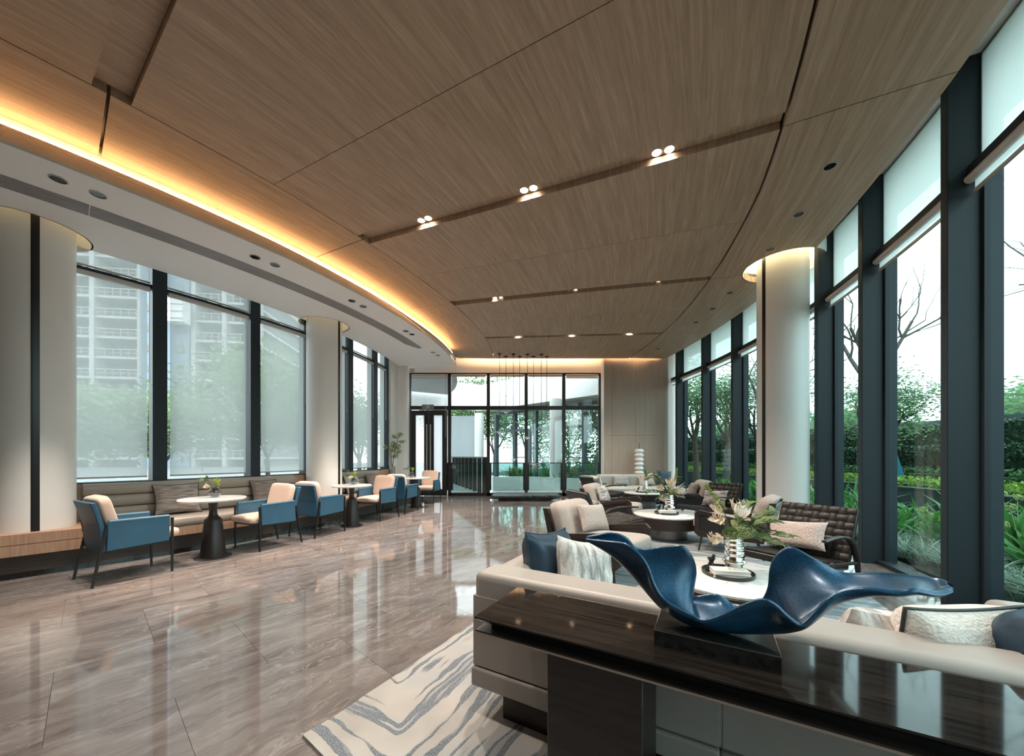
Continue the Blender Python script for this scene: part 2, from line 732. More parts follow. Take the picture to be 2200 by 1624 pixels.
def rug_mat():
    m, nt, out = new_mat('hand_tufted_wool')
    b = bsdf(nt, out, .95, spec=.08, sheen=.3)
    tc = N(nt, 'ShaderNodeTexCoord')
    s = N(nt, 'ShaderNodeSeparateXYZ')
    # object space is the near sofa's frame: x across, y away
    w = N(nt, 'ShaderNodeTexNoise', Scale=2.2, Detail=4.0)
    nt.links.new(tc.outputs['Object'], w.inputs[0])
    vw = N(nt, 'ShaderNodeVectorMath', operation='MULTIPLY_ADD')
    nt.links.new(w.outputs['Color'], vw.inputs[0])
    vw.inputs[1].default_value = (.16, .16, 0)
    nt.links.new(tc.outputs['Object'], vw.inputs[2])
    nt.links.new(vw.outputs[0], s.inputs[0])
    # nested elbows: max(x, -y) is constant along each stroke
    neg = N(nt, 'ShaderNodeMath', operation='MULTIPLY')
    neg.inputs[1].default_value = -1.15
    nt.links.new(s.outputs[1], neg.inputs[0])
    xo = N(nt, 'ShaderNodeMath', operation='ADD')
    xo.inputs[1].default_value = .62
    nt.links.new(s.outputs[0], xo.inputs[0])
    mxm = N(nt, 'ShaderNodeMath', operation='SMOOTH_MAX')
    mxm.inputs[2].default_value = .06
    nt.links.new(xo.outputs[0], mxm.inputs[0])
    nt.links.new(neg.outputs[0], mxm.inputs[1])
    # beyond the sofa the strokes run across the rug
    far = N(nt, 'ShaderNodeMath', operation='GREATER_THAN')
    far.inputs[1].default_value = 1.35
    nt.links.new(s.outputs[1], far.inputs[0])
    sel = N(nt, 'ShaderNodeMix', data_type='FLOAT')
    nt.links.new(far.outputs[0], sel.inputs[0])
    nt.links.new(mxm.outputs[0], sel.inputs[2])
    nt.links.new(s.outputs[1], sel.inputs[3])
    f = N(nt, 'ShaderNodeMath', operation='MULTIPLY')
    f.inputs[1].default_value = 8.5
    nt.links.new(sel.outputs[0], f.inputs[0])
    cv = N(nt, 'ShaderNodeCombineXYZ')
    nt.links.new(f.outputs[0], cv.inputs[0])
    band = N(nt, 'ShaderNodeTexNoise', Scale=1.0, Detail=2.0, Roughness=.7)
    nt.links.new(cv.outputs[0], band.inputs[0])
    # long breaks in each stroke
    brk = N(nt, 'ShaderNodeTexNoise', Scale=2.4, Detail=1.0)
    nt.links.new(tc.outputs['Object'], brk.inputs[0])
    sm = N(nt, 'ShaderNodeMath', operation='ADD')
    nt.links.new(band.outputs[0], sm.inputs[0])
    hb = N(nt, 'ShaderNodeMath', operation='MULTIPLY')
    hb.inputs[1].default_value = .32
    nt.links.new(brk.outputs[0], hb.inputs[0])
    fb = N(nt, 'ShaderNodeMath', operation='MULTIPLY_ADD')
    fb.inputs[1].default_value = .06
    nt.links.new(far.outputs[0], fb.inputs[0])
    nt.links.new(hb.outputs[0], fb.inputs[2])
    nt.links.new(fb.outputs[0], sm.inputs[1])
    stroke = ramp(nt, sm.outputs[0], [(.675, (0, 0, 0)), (.695, (1, 1, 1)), (.77, (1, 1, 1)), (.80, (.35, .35, .35))])
    # slate tufts flecked with cream
    fl = N(nt, 'ShaderNodeTexNoise', Scale=170.0, Detail=2.0)
    nt.links.new(tc.outputs['Object'], fl.inputs[0])
    slate = ramp(nt, fl.outputs[0], [(.42, (.095, .118, .148)), (.6, (.25, .278, .305))])
    cn = N(nt, 'ShaderNodeTexNoise', Scale=1.7, Detail=3.0)
    nt.links.new(tc.outputs['Object'], cn.inputs[0])
    cream = ramp(nt, cn.outputs[0], [(.35, (.36, .34, .32)), (.5, (.44, .425, .405)), (.68, (.36, .385, .40))])
    nt.links.new(mixcol(nt, stroke.outputs[0], cream.outputs[0], slate.outputs[0]), b.inputs['Base Color'])
    bp = N(nt, 'ShaderNodeBump', Strength=.5, Distance=.01)
    ht = N(nt, 'ShaderNodeMath', operation='MULTIPLY_ADD')
    nt.links.new(fl.outputs[0], ht.inputs[0])
    ht.inputs[1].default_value = .4
    nt.links.new(stroke.outputs[0], ht.inputs[2])
    nt.links.new(ht.outputs[0], bp.inputs['Height'])
    nt.links.new(bp.outputs[0], b.inputs['Normal'])
    return m


def leafy(name, lo, hi, rough=.5, trans=.25):
    m, nt, out = new_mat(name)
    d = N(nt, 'ShaderNodeBsdfPrincipled', Roughness=rough)
    d.inputs['Specular IOR Level'].default_value = .3
    g = N(nt, 'ShaderNodeNewGeometry')
    oi = N(nt, 'ShaderNodeObjectInfo')
    no = N(nt, 'ShaderNodeTexNoise', Scale=3.0, Detail=3.0)
    nt.links.new(g.outputs['Position'], no.inputs[0])
    ad = N(nt, 'ShaderNodeMath', operation='MULTIPLY_ADD')
    nt.links.new(g.outputs['Random Per Island'], ad.inputs[0])
    ad.inputs[1].default_value = .5
    m2 = N(nt, 'ShaderNodeMath', operation='MULTIPLY')
    nt.links.new(no.outputs[0], m2.inputs[0])
    m2.inputs[1].default_value = .5
    nt.links.new(m2.outputs[0], ad.inputs[2])
    c = ramp(nt, ad.outputs[0], [(.2, lo), (.75, hi)])
    nt.links.new(c.outputs[0], d.inputs['Base Color'])
    tr = N(nt, 'ShaderNodeBsdfTranslucent')
    nt.links.new(c.outputs[0], tr.inputs[0])
    mx = N(nt, 'ShaderNodeMixShader')
    mx.inputs[0].default_value = trans
    nt.links.new(d.outputs[0], mx.inputs[1])
    nt.links.new(tr.outputs[0], mx.inputs[2])
    nt.links.new(mx.outputs[0], out.inputs[0])
    return m


M = {}
M['ceil'] = wood_arc('oak_ceiling_veneer', (.31, .212, .146), (.40, .285, .202), (.50, .375, .278), .5)
M['benchwood'] = wood('pale_oak_veneer', (.30, .175, .115), (.44, .285, .195), (60, 60, 3), .45)
M['wallwood'] = wood('ash_wall_veneer', (.44, .355, .295), (.58, .485, .415), (45, 45, 1.2), .5)
M['darkwood'] = wood('dark_stained_timber', (.006, .005, .004), (.030, .023, .020), (2.5, 60, 60), .055, spec=.26)
M['espresso'] = wood('espresso_timber', (.016, .010, .009), (.038, .026, .022), (5, 5, 40), .38)
M['kickwood'] = wood('smoked_timber', (.045, .030, .024), (.085, .060, .050), (4, 4, 60), .4)
M['floor'] = marble_floor()
M['marble'] = marble_white()
M['blackstone'] = pbr('black_stone', (.018, .017, .016), .15, var=.6, vscale=60)
M['slate'] = pbr('rough_dark_slate', (.05, .055, .055), .45, var=.7, vscale=12, bump=.6, bscale=25)
M['white'] = pbr('white_plaster', (.80, .785, .77), .7)
M['column'] = pbr('off_white_column_paint', (.74, .715, .695), .45, spec=.3)
M['soffit'] = pbr('white_ceiling_paint', (.80, .795, .79), .6)
M['vent'] = pbr('pale_grey_aluminium', (.42, .40, .405), .45, metal=.2)
M['fascia'] = pbr('glow_tinted_grille_paint', (.90, .82, .72), .5)  # cream tint carries the warm cove glow on the fascia
M['frame'] = pbr('anthracite_window_frame', (.020, .028, .035), .5, spec=.25)
M['frame2'] = pbr('dark_bronze_frame', (.022, .019, .018), .35)
M['bronze'] = pbr('dark_bronze_inlay', (.030, .027, .026), .28, metal=.7)
M['glass'] = glass_thin('clear_window_glass', (.93, .975, .965))
M['glass_r'] = glass_thin('tinted_window_glass', (.80, .93, .92))
M['frost'] = blind_fabric('frosted_glass', .10, (.95, .96, .97), .1)
M['blind'] = blind_fabric('screen_blind_fabric', .25, (.42, .435, .425), .30)
M['blind_up'] = blind_fabric('dense_blind_fabric', .10, (.80, .80, .78), .2)
M['cassette'] = pbr('blind_cassette_paint', (.46, .43, .40), .4)
M['blackmetal'] = pbr('black_metal', (.014, .013, .013), .35, metal=.3)
M['tablemetal'] = pbr('brown_black_metal', (.022, .018, .017), .38, metal=.3)
M['chrome'] = pbr('mirror_chrome', (.86, .86, .87), .05, metal=1)
M['steel'] = pbr('brushed_steel', (.55, .54, .53), .28, metal=1)
M['blue'] = pbr('blue_leather', (.030, .098, .165), .42, var=.10, vscale=5, bump=.06, bscale=300, spec=.45)
M['peach'] = pbr('peach_velvet', (.62, .435, .345), .75, var=.06, vscale=5, sheen=.4, spec=.2)
M['taupe'] = pbr('taupe_leather', (.30, .255, .215), .4, var=.05, vscale=3, bump=.05, bscale=250)
M['sofa'] = pbr('stone_grey_leather', (.31, .28, .256), .42, var=.04, vscale=3, bump=.04, bscale=250)
M['sofa2'] = pbr('sage_grey_upholstery', (.40, .40, .365), .8, var=.05, vscale=3, bump=.2, bscale=250)
M['boucle'] = pbr('oatmeal_tweed', (.40, .33, .295), .9, var=.28, vscale=120, bump=.6, bscale=220, sheen=.3, spec=.1)
M['blackleather'] = pbr('black_leather', (.016, .015, .015), .32, var=.2, vscale=6, bump=.08, bscale=200)
M['strap'] = pbr('dark_brown_leather_strap', (.012, .0095, .0085), .42, var=.25, vscale=9, spec=.3)
M['greyshell'] = pbr('grey_leather_shell', (.16, .16, .165), .45, var=.05)
M['navy'] = pbr('navy_leather', (.014, .036, .064), .38, var=.15, vscale=4, bump=.12, bscale=14)
M['linen'] = striped('slubbed_taupe_linen', (.15, .125, .115), (.42, .37, .345), 110, 2)
M['linen2'] = striped('slubbed_brown_linen', (.11, .09, .082), (.30, .25, .225), 110, 2)
M['greylinen'] = striped('slubbed_grey_linen', (.20, .20, .20), (.42, .41, .41), 110, 2)
M['stripe'] = striped('striped_pillow_weave', (.15, .135, .14), (.62, .56, .53), 26, 2, noise_amt=.8)
M['weave'] = pbr('basket_weave_cotton', (.60, .48, .44), .9, var=.35, vscale=90, bump=1.0, bscale=110, spec=.1)
M['weave2'] = pbr('ribbed_oatmeal_cotton', (.44, .37, .335), .9, var=.30, vscale=110, bump=.8, bscale=150, spec=.1)
M['ivory'] = striped('ivory_pattern_weave', (.27, .255, .245), (.74, .71, .68), 24, 0, bump=.6, bscale=60)
M['fluffy'] = pbr('white_boucle', (.70, .66, .61), .95, var=.10, vscale=60, bump=1.0, bscale=90, sheen=.5, spec=.1)
M['beigepill'] = pbr('beige_linen', (.50, .42, .36), .85, var=.08, vscale=40, bump=.3, bscale=200)
M['dkpiping'] = pbr('charcoal_piping', (.03, .026, .026), .6)
M['sculpt'] = None
M['rug'] = rug_mat()
M['led'] = emit('warm_led_strip', (1.0, .56, .24), 34.0)
M['led_far'] = emit('warm_led_strip_end_wall', (1.0, .62, .32), 60.0)
M['lamp'] = emit('lit_lamp_lens', (1.0, .84, .66), 30.0)
M['porcelain'] = pbr('white_porcelain', (.82, .81, .80), .25)
M['vaseglass'] = glass_thin('smoked_vase_glass', (.70, .71, .73), 1.9)
M['clearglass'] = glass_thin('clear_blown_glass', (.93, .95, .95), 1.55)
M['leaf'] = leafy('eucalyptus_leaf', (.085, .125, .045), (.24, .30, .13))
M['leafdk'] = leafy('dark_green_leaf', (.030, .060, .016), (.085, .145, .045))
M['leafyel'] = leafy('lime_leaf', (.16, .24, .02), (.36, .44, .06))
M['petal'] = leafy('cream_petal', (.60, .46, .33), (.80, .70, .58), trans=.35)
M['petalw'] = leafy('white_petal', (.70, .64, .58), (.84, .80, .76), trans=.35)
M['leafpale'] = leafy('pale_feathery_leaf', (.22, .27, .12), (.42, .48, .26), trans=.4)
M['hydr'] = leafy('green_hydrangea', (.13, .17, .05), (.36, .40, .19))
M['stem'] = pbr('plant_stem', (.10, .11, .045), .6)
M['bark'] = pbr('tree_bark', (.085, .070, .058), .85, var=.4, vscale=9, bump=.7, bscale=18)
M['bark_l'] = pbr('pale_tree_bark', (.22, .20, .18), .85, var=.3, vscale=9)
M['tree'] = leafy('tree_foliage', (.018, .055, .018), (.075, .165, .045), trans=.3)
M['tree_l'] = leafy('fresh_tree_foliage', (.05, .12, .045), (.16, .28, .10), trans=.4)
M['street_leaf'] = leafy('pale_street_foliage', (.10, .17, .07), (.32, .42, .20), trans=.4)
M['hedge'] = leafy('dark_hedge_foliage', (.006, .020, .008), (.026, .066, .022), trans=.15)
M['lime'] = leafy('lime_groundcover', (.10, .20, .02), (.26, .40, .05), trans=.3)
M['strap_leaf'] = leafy('broad_garden_leaf', (.03, .115, .025), (.10, .30, .06), .4, .35)
M['grass'] = leafy('pale_striped_grass', (.09, .16, .09), (.42, .50, .40), trans=.3)
M['seed'] = leafy('pale_flower_heads', (.24, .30, .09), (.46, .50, .22))
M['soil'] = pbr('garden_soil', (.035, .032, .024), .95, var=.5, vscale=4)
M['paving'] = pbr('grey_paving', (.20, .20, .20), .8, var=.2, vscale=3)
M['concrete'] = pbr('pale_concrete', (.42, .41, .40), .8, var=.12, vscale=.4)
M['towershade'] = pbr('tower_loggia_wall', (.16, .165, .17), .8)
M['towerblue'] = pbr('blue_grey_tower_cladding', (.20, .25, .31), .7)
M['bluetie'] = pbr('teal_tree_wrap', (.008, .13, .20), .7)
M['fence'] = pbr('dark_boundary_fence', (.035, .055, .055), .7, var=.3, vscale=1.5)
M['planter'] = pbr('dark_water_wall', (.045, .055, .065), .25, var=.4, vscale=9, stretch=(6, 6, .5))
M['sign'] = pbr('grey_exit_sign', (.22, .22, .22), .4)
M['signmark'] = pbr('white_sign_print', (.75, .76, .75), .5)
M['paper'] = pbr('cream_paper', (.64, .60, .55), .8)
M['cover'] = pbr('cream_book_cover', (.72, .66, .60), .55)
M['tray'] = pbr('dark_grey_tray', (.030, .029, .028), .4)
M['terracotta'] = pbr('grey_planter_pot', (.32, .32, .31), .6)


def sculpture_mat():
    m, nt, out = new_mat('patinated_blue_bronze')
    b = bsdf(nt, out, .30, metal=.25, spec=.5, coat=.25, coat_rough=.2)
    tc = N(nt, 'ShaderNodeTexCoord')
    n1 = N(nt, 'ShaderNodeTexNoise', Scale=7.0, Detail=3.0)
    nt.links.new(tc.outputs['Object'], n1.inputs[0])
    n2 = N(nt, 'ShaderNodeTexNoise', Scale=260.0, Detail=2.0)
    nt.links.new(tc.outputs['Object'], n2.inputs[0])
    c1 = ramp(nt, n1.outputs[0], [(.35, (.005, .031, .066)), (.65, (.009, .064, .132))])
    c2 = ramp(nt, n2.outputs[0], [(.40, (.75, .75, .78)), (.62, (1.5, 1.5, 1.5))])
    nt.links.new(mixcol(nt, 1.0, c1.outputs[0], c2.outputs[0], 'MULTIPLY'), b.inputs['Base Color'])
    return m


M['sculpt'] = sculpture_mat()


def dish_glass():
    m, nt, out = new_mat('highlight_white_blown_glass')
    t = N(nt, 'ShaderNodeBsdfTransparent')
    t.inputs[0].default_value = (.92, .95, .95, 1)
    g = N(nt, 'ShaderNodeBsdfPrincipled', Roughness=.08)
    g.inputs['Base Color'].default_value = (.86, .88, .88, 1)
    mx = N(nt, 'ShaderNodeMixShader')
    mx.inputs[0].default_value = .38  # plain white mixed in stands for highlights on the clear glass
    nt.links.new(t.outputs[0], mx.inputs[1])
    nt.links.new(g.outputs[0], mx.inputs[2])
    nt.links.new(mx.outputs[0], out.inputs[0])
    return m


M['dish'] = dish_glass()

# ------------------------------------------------------------------ floor
floor = struct('floor')
TS = .855
E1 = Vector((math.cos(R(-40.4)), math.sin(R(-40.4)), 0))
E2 = Vector((-E1.y, E1.x, 0))
slab = MB()
slab.arc([(9.0, -.12), (18.15, -.12), (18.15, -.012), (9.0, -.012)], -64, 8, 60)
obj(slab, 'floor_base', pbr('grey_tile_grout', (.10, .088, .082), .7), floor)
tile_me = None
g = .0008
tb = MB().bx(-TS / 2 + g, TS / 2 - g, -TS / 2 + g, TS / 2 - g, -.012, 0)
tile_me = tb.mesh('floor_tile', M['floor'])
for i in range(-22, 26):
    e1 = -5.157 + TS * (i + .5)
    for j in range(-16, 26):
        e2 = -.131 + TS * (j + .5) + (TS / 2 if i % 2 else 0)
        p = E1 * e1 + E2 * e2
        r = math.hypot(p.x - CX, p.y - CY)
        t = math.degrees(math.atan2(p.y - CY, p.x - CX))
        if 9.0 < r < 18.05 and -51 < t and p.y < 12.2:
            o = bpy.data.objects.new('floor_tile', tile_me)
            COL.objects.link(o)
            o.parent = floor
            o.location = p
            o.rotation_euler = (0, 0, R(-40.4))

# ------------------------------------------------------------------ timber ceiling
ceil = struct('ceiling')
bk = MB()
bk.arc([(lambda t: rW(t) + .0, 4.395), (lambda t: rR(t) - .02, 4.395), (lambda t: rR(t) - .02, 4.44), (lambda t: rW(t), 4.44)], -62, 2.6, 65)
bko = obj(bk, 'ceiling_backing', M['blackmetal'], ceil)
# concrete slab over everything
sl = MB()
sl.arc([(8.2, 4.62), (18.6, 4.62), (18.6, 4.80), (8.2, 4.80)], -63, 7.0, 70)
obj(sl, 'ceiling_slab', M['white'], ceil)

HOLE = [(Vector((4.30, 5.74, 0)), .53)]


def punch(o, c, rad, z):
    cut = MB().lathe([(rad, -.3), (rad, .3)], 48, (c.x, c.y, z)).mesh('cut', None)
    co = bpy.data.objects.new('cut', cut)
    COL.objects.link(co)
    bo = o.modifiers.new('hole', 'BOOLEAN')
    bo.object = co
    bo.operation = 'DIFFERENCE'
    bo.solver = 'EXACT'
    dg = bpy.context.evaluated_depsgraph_get()
    me = bpy.data.meshes.new_from_object(o.evaluated_get(dg))
    o.modifiers.clear()
    o.data = me
    bpy.data.objects.remove(co)
    bpy.data.meshes.remove(cut)


punch(bko, HOLE[0][0], HOLE[0][1] - .001, 4.42)


def panel(ra, rb, ta, tb, name='ceiling_panel', z0=ZC, z1=4.395, mat='ceil', ga=.003, gr=.004, hole=None, gtop=None):
    """ta / tb: (angle at inner arc, angle at outer arc) of the two cross joints"""
    n = 10
    m = 8
    inner, outer = [], []
    for k in range(n + 1):
        f = k / n
        t = lerp(ta[0], tb[0], f)
        r = ra(t) + gr
        t += (1 - 2 * f) * math.degrees(ga / r)
        inner.append(P(r, t))
        t = lerp(ta[1], tb[1], f)
        r = rb(t) - gr
        t += (1 - 2 * f) * math.degrees(ga / r)
        outer.append(P(r, t))
    poly = [(p.x, p.y) for p in inner] + [(p.x, p.y) for p in outer[::-1]]
    mb = MB().prism(poly, z0, z1)
    o = obj(mb, name, M[mat], ceil)
    if hole:
        punch(o, hole[0], hole[1], ZC)
    return o


ENDA, ENDB = 4.27, 3.16
SLOT = [((-38.85, -37.45), (-37.78, -36.7)), ((-27.09, -25.41), (-26.07, -24.80)),
        ((-15.91, -14.82), (-14.93, -14.38)), ((-5.36, -5.13), (-4.73, -4.67))]
THIN = [(-45.2, -43.6), (-32.34, -30.5), (-20.95, -19.9), (-10.17, -9.79), (.05, .05)]
cuts = [(-61, -60)]
edges = [((-61, -60), THIN[0])]
edges.append((THIN[0], SLOT[0][0]))
for k in range(4):
    nxt = SLOT[k + 1][0] if k < 3 else (ENDA, ENDB)
    edges.append((SLOT[k][1], THIN[k + 1]))
    edges.append((THIN[k + 1], nxt))
for ta, tb in edges:
    panel(rJ, rK, ta, tb)
for ta, tb in SLOT:          # recessed light slots
    panel(lambda t: rJ(t), lambda t: rK(t), ta, tb, 'recessed_panel', 4.375, 4.394, 'ceil', ga=.0, gr=.0)
# side rings
LR = [-61, -38.4, -26.6, -15.4, -5.05, 4.29]
for a, b in zip(LR[:-1], LR[1:]):
    wide = .011 if a in (-38.4,) or b in (-38.4,) else .003
    panel(rW, lambda t: rJ(t) - .006, (a, a), (b, b), ga=wide, gr=.0)
RR = [-60, -36.9, -24.87, -14.5, -4.9, 3.05]
for a, b in zip(RR[:-1], RR[1:]):
    panel(lambda t: rK(t) + .022, rR, (a, a), (b, b), ga=.005, gr=.0, hole=HOLE[0] if a == -24.87 or a == -14.5 else None)
# edge lip of the raft at the far end
lip = MB().bx(-1.66, 2.80, 11.135, 11.15, ZC + .002, 4.44)
obj(lip, 'ceiling_edge', M['ceil'], ceil)

# ------------------------------------------------------------------ white soffit over the bench, with its light cove
trim1 = struct('trim_1')
SE = -.5             # soffit ends here (degrees)
# outline with round openings for the columns
COLS = [(Vector((-5.393, 4.066, 0)), .31, .43, -35), (Vector((-3.65, 7.02, 0)), .31, .43, -8)]
sof = MB()
sof.arc([(9.32, ZS), (rS, ZS), (rS, ZS + .02), (9.32, ZS + .02)], -62, SE, 62)
so = obj(sof, 'soffit', M['soffit'], trim1)
for c, r0, rh, a in COLS:
    punch(so, c, rh, ZS)
# grooved cornice; its slope to the trough lip is added to catch cove glow
prof = []
ng = 11
CD, CH = .30, .315
prof.append((rS, ZS + .001))
for k in range(ng):
    f0, f1 = (k + .25) / ng, (k + .75) / ng
    for f, dp in ((f0, 0), (f0 + .004, .009), (f1 - .004, .009), (f1, 0)):
        prof.append((lambda t, f=f, dp=dp: rS(t) - CD * f - dp * .7, ZS + CH * f - dp * .7))
prof.append((lambda t: rS(t) - CD, ZS + CH))
prof += [(lambda t: rS(t) - CD - .02, ZS + CH), (lambda t: rS(t) - CD - .02, ZS + CH - .03), (lambda t: rS(t) - .03, ZS + .001)]
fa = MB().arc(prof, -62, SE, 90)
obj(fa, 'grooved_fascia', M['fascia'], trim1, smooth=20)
# trough floor, cove back wall
co = MB().arc([(lambda t: rW(t) - .05, ZS + .04), (lambda t: rW(t) - .01, ZS + .04), (lambda t: rW(t) - .01, 4.62), (lambda t: rW(t) - .05, 4.62)], -62, SE, 62)
co.arc([(lambda t: rW(t) - .01, 4.165), (lambda t: rW(t) + .05, 4.165), (lambda t: rW(t) + .05, 4.18), (lambda t: rW(t) - .01, 4.18)], -62, SE, 62)
obj(co, 'cove_wall', M['soffit'], trim1)
# window-side upstand of the soffit
up = MB().arc([(9.30, ZS), (9.32, ZS), (9.32, 4.62), (9.30, 4.62)], -62, SE, 62)
obj(up, 'soffit_upstand', M['soffit'], trim1)
p0, p1 = P(9.3, SE), P(rS(SE), SE)
en = MB().prism([(p0.x, p0.y), (p1.x, p1.y), (p1.x, p1.y + .02), (p0.x, p0.y + .02)], ZS, 3.945)
obj(en, 'soffit_end', M['soffit'], trim1)
co = MB().arc([(lambda t: rW(t) - .05, 4.22), (lambda t: rW(t) - .01, 4.22), (lambda t: rW(t) - .01, 4.62), (lambda t: rW(t) - .05, 4.62)], SE, 4.3, 6)
obj(co, 'cove_return', M['soffit'], trim1)
# the warm LED strip in the trough
led = MB().arc([(lambda t: rW(t) + .03, 4.185), (lambda t: rW(t) + .045, 4.185), (lambda t: rW(t) + .045, 4.20), (lambda t: rW(t) + .03, 4.20)], -60, SE, 62)
lo = obj(led, 'cove_light', M['led'])
tag(lo, 'long warm LED strip glowing in the cove along the curved white soffit', 'cove light')
led = MB().bx(-1.5, 2.75, 11.03, 11.07, 4.455, 4.50)
lo = obj(led, 'cove_light', M['led_far'])
tag(lo, 'straight warm LED strip glowing above the glazed end wall', 'cove light')
led = MB().bx(2.87, 4.6, 11.10, 11.12, 4.46, 4.48)
lo = obj(led, 'cove_light', M['led_far'])
tag(lo, 'short LED strip hidden above the timber panelled wall', 'cove light')

# linear air grille in the soffit
for ta, tb, lab in ((-60, -38.75, 'grey linear air grille in the white soffit above the first column'), (-38.7, -9.6, 'long grey linear air grille in the soffit, its tip near the end wall')):
    gr = thing('air_grille', lab, 'air grille', group='linear grilles in the white soffit')
    def rin(t):
        return 10.27 + (max(0, (t + 11.5) / 1.9) * .16 if t > -11.5 else 0)
    nn = max(4, int(tb - ta))
    bd = MB().arc([(rin, ZS - .002), (10.53, ZS - .002), (10.53, ZS + .004), (rin, ZS + .004)], ta, tb, nn)
    obj(bd, 'grille_tray', M['vent'], gr)
    sl = MB()
    for k in range(9):
        a = 10.285 + k * .0275
        sl.arc([(lambda t, a=a: max(a, rin(t)), ZS - .010), (lambda t, a=a: max(a, rin(t)) + .012, ZS - .010), (lambda t, a=a: max(a, rin(t)) + .012, ZS - .002), (lambda t, a=a: max(a, rin(t)), ZS - .002)], ta, tb, nn)
    stuff(obj(sl, 'grille_blades', M['vent'], gr))

# ------------------------------------------------------------------ downlights
M['darkchrome'] = pbr('dark_chrome_reflector', (.10, .085, .08), .15, metal=1)
def downlight(label, p, lit=False, spot=0.0, group=None, size=.055, ang=70, col=(1, .87, .74), tilt=(0, 0)):
    t = thing('downlight', label, 'downlight', p, 0, group)
    s = size
    ring = MB().lathe([(s, 0), (s * 1.18, 0), (s * 1.18, -.004), (s * 1.0, -.006), (s, 0)], 24)
    obj(ring, 'trim_ring', M['vent' if not lit else 'steel'], t, smooth=40)
    if lit:
        l = MB().lathe([(0, -.002), (s * .98, -.002)], 20)
        obj(l, 'lens', M['lamp'], t)
    else:
        c = MB().lathe([(s * 1.0, -.001), (s * .55, .05), (0, .055)], 20)
        obj(c, 'reflector', M['darkchrome'], t, smooth=30)
    if spot:
        ld = bpy.data.lights.new('spot', 'SPOT')
        ld.energy = spot
        ld.spot_size = R(ang)
        ld.spot_blend = .55
        ld.shadow_soft_size = .03
        ld.color = col
        lo = bpy.data.objects.new('spot_light', ld)
        COL.objects.link(lo)
        lo.parent = t
        lo.location = (0, 0, -.02)
        lo.rotation_euler = (tilt[0], tilt[1], 0)
    return t


dl = [(125, 385), (211, 418), (548, 552), (591, 569), (756, 646), (780, 658), (872, 711), (885, 718), (931, 757), (941, 763)]
near = ['first of the pair above the first column', 'second of the pair above the first column', 'first of the pair over the first bistro table', 'second of the pair over the first bistro table', 'first of the pair beside the second column', 'second of the pair beside the second column', 'first of the pair near the tip of the grille', 'second of the pair near the tip of the grille', 'first of the pair at the end of the soffit', 'second of the pair at the end of the soffit']
for k, (px, py) in enumerate(dl):
    p = at(px, py, ZS)
    p.z = ZS - .001
    downlight('dark downlight in the white soffit, ' + near[k], p, False, 260, 'downlights in the white soffit', .052, 54)
dr = [(1783, 357), (1716, 460), (1655, 535), (1568, 629), (1531, 663), (1495, 692), (1443, 733), (1414, 749), (1389, 765)]
nm = ['nearest the camera', 'second along', 'third along, before the round column', 'fourth along, past the round column', 'fifth along', 'sixth along', 'seventh along', 'eighth along', 'last, by the panelled wall']
for k, (px, py) in enumerate(dr):
    p = at(px, py, ZC)
    p.z = ZC - .001
    downlight('unlit downlight by the tall windows, ' + nm[k], p, False, 0, 'downlights along the windows', .052)
ds = [(905, 473), (920, 468), (1126, 408), (1146, 403), (1411, 327), (1438, 320),
      (1064, 640), (1077, 639), (1223, 625), (1237, 623), (1399, 607), (1414, 605)]
wh = ['bench end of the front slot', 'middle of the front slot', 'window end of the front slot', 'bench end of the second slot', 'middle of the second slot', 'window end of the second slot']
for k, (px, py) in enumerate(ds):
    p = at(px, py, 4.375)
    p.z = 4.374
    downlight('lit downlight, %s of two at the %s' % (('first', 'second')[k % 2], wh[k // 2]), p, True, 170, 'lit downlights in the ceiling slots', .045, 110)
for k, (px, py) in enumerate([(1113, 718), (1229, 715), (1353, 712)]):
    p = at(px, py, 4.375)
    p.z = 4.374
    downlight('glowing round downlight in the third slot, ' + ('bench end', 'middle', 'window end')[k], p, True, 200, 'lit downlights in the third slot', .045, 110)
for k, (r, lab) in enumerate(((13.4, 'bench end'), (14.6, 'middle'), (15.9, 'window end'))):
    p = P(r, -37.9 + (r - 11.7) * .22, 4.374)
    downlight('round downlight in the slot over the camera, ' + lab, p, True, 120, 'lit downlights in the slot overhead', .045, 110)

# ------------------------------------------------------------------ columns
def column(label, c, rad, ang, z1, zb, hole_r=None, zh=None):
    t = thing('column', label, 'column', (c.x, c.y, 0))
    sh = MB()
    n = 64
    w = math.asin(.030 / rad)
    for k in range(n):
        pass
    sh.lathe([(rad, zb), (rad, z1)], n)
    obj(sh, 'shaft', M['column'], t, smooth=40)
    if ang is not None:
        st = MB()
        fr = []
        poly = []
        for k in range(5):
            a = R(ang) - w + 2 * w * k / 4
            poly.append(((rad + .003) * math.cos(a), (rad + .003) * math.sin(a)))
        for k in range(4, -1, -1):
            a = R(ang) - w + 2 * w * k / 4
            poly.append(((rad - .01) * math.cos(a), (rad - .01) * math.sin(a)))
        st.prism(poly, zb + .002, z1 - .002)
        obj(st, 'inlay_strip', M['bronze'], t)
    if hole_r:
        rg = MB().lathe([(hole_r, zh), (hole_r + .012, zh), (hole_r + .012, 4.62), (hole_r, 4.62), (hole_r, zh)], 48)
        obj(rg, 'light_ring', M['soffit'], t, smooth=40)
        lm = MB().lathe([(hole_r - .03, 4.50), (hole_r - .005, 4.50), (hole_r - .005, 4.52), (hole_r - .03, 4.52), (hole_r - .03, 4.50)], 48)
        obj(lm, 'ring_lamp', M['ringled'], t)
    return t


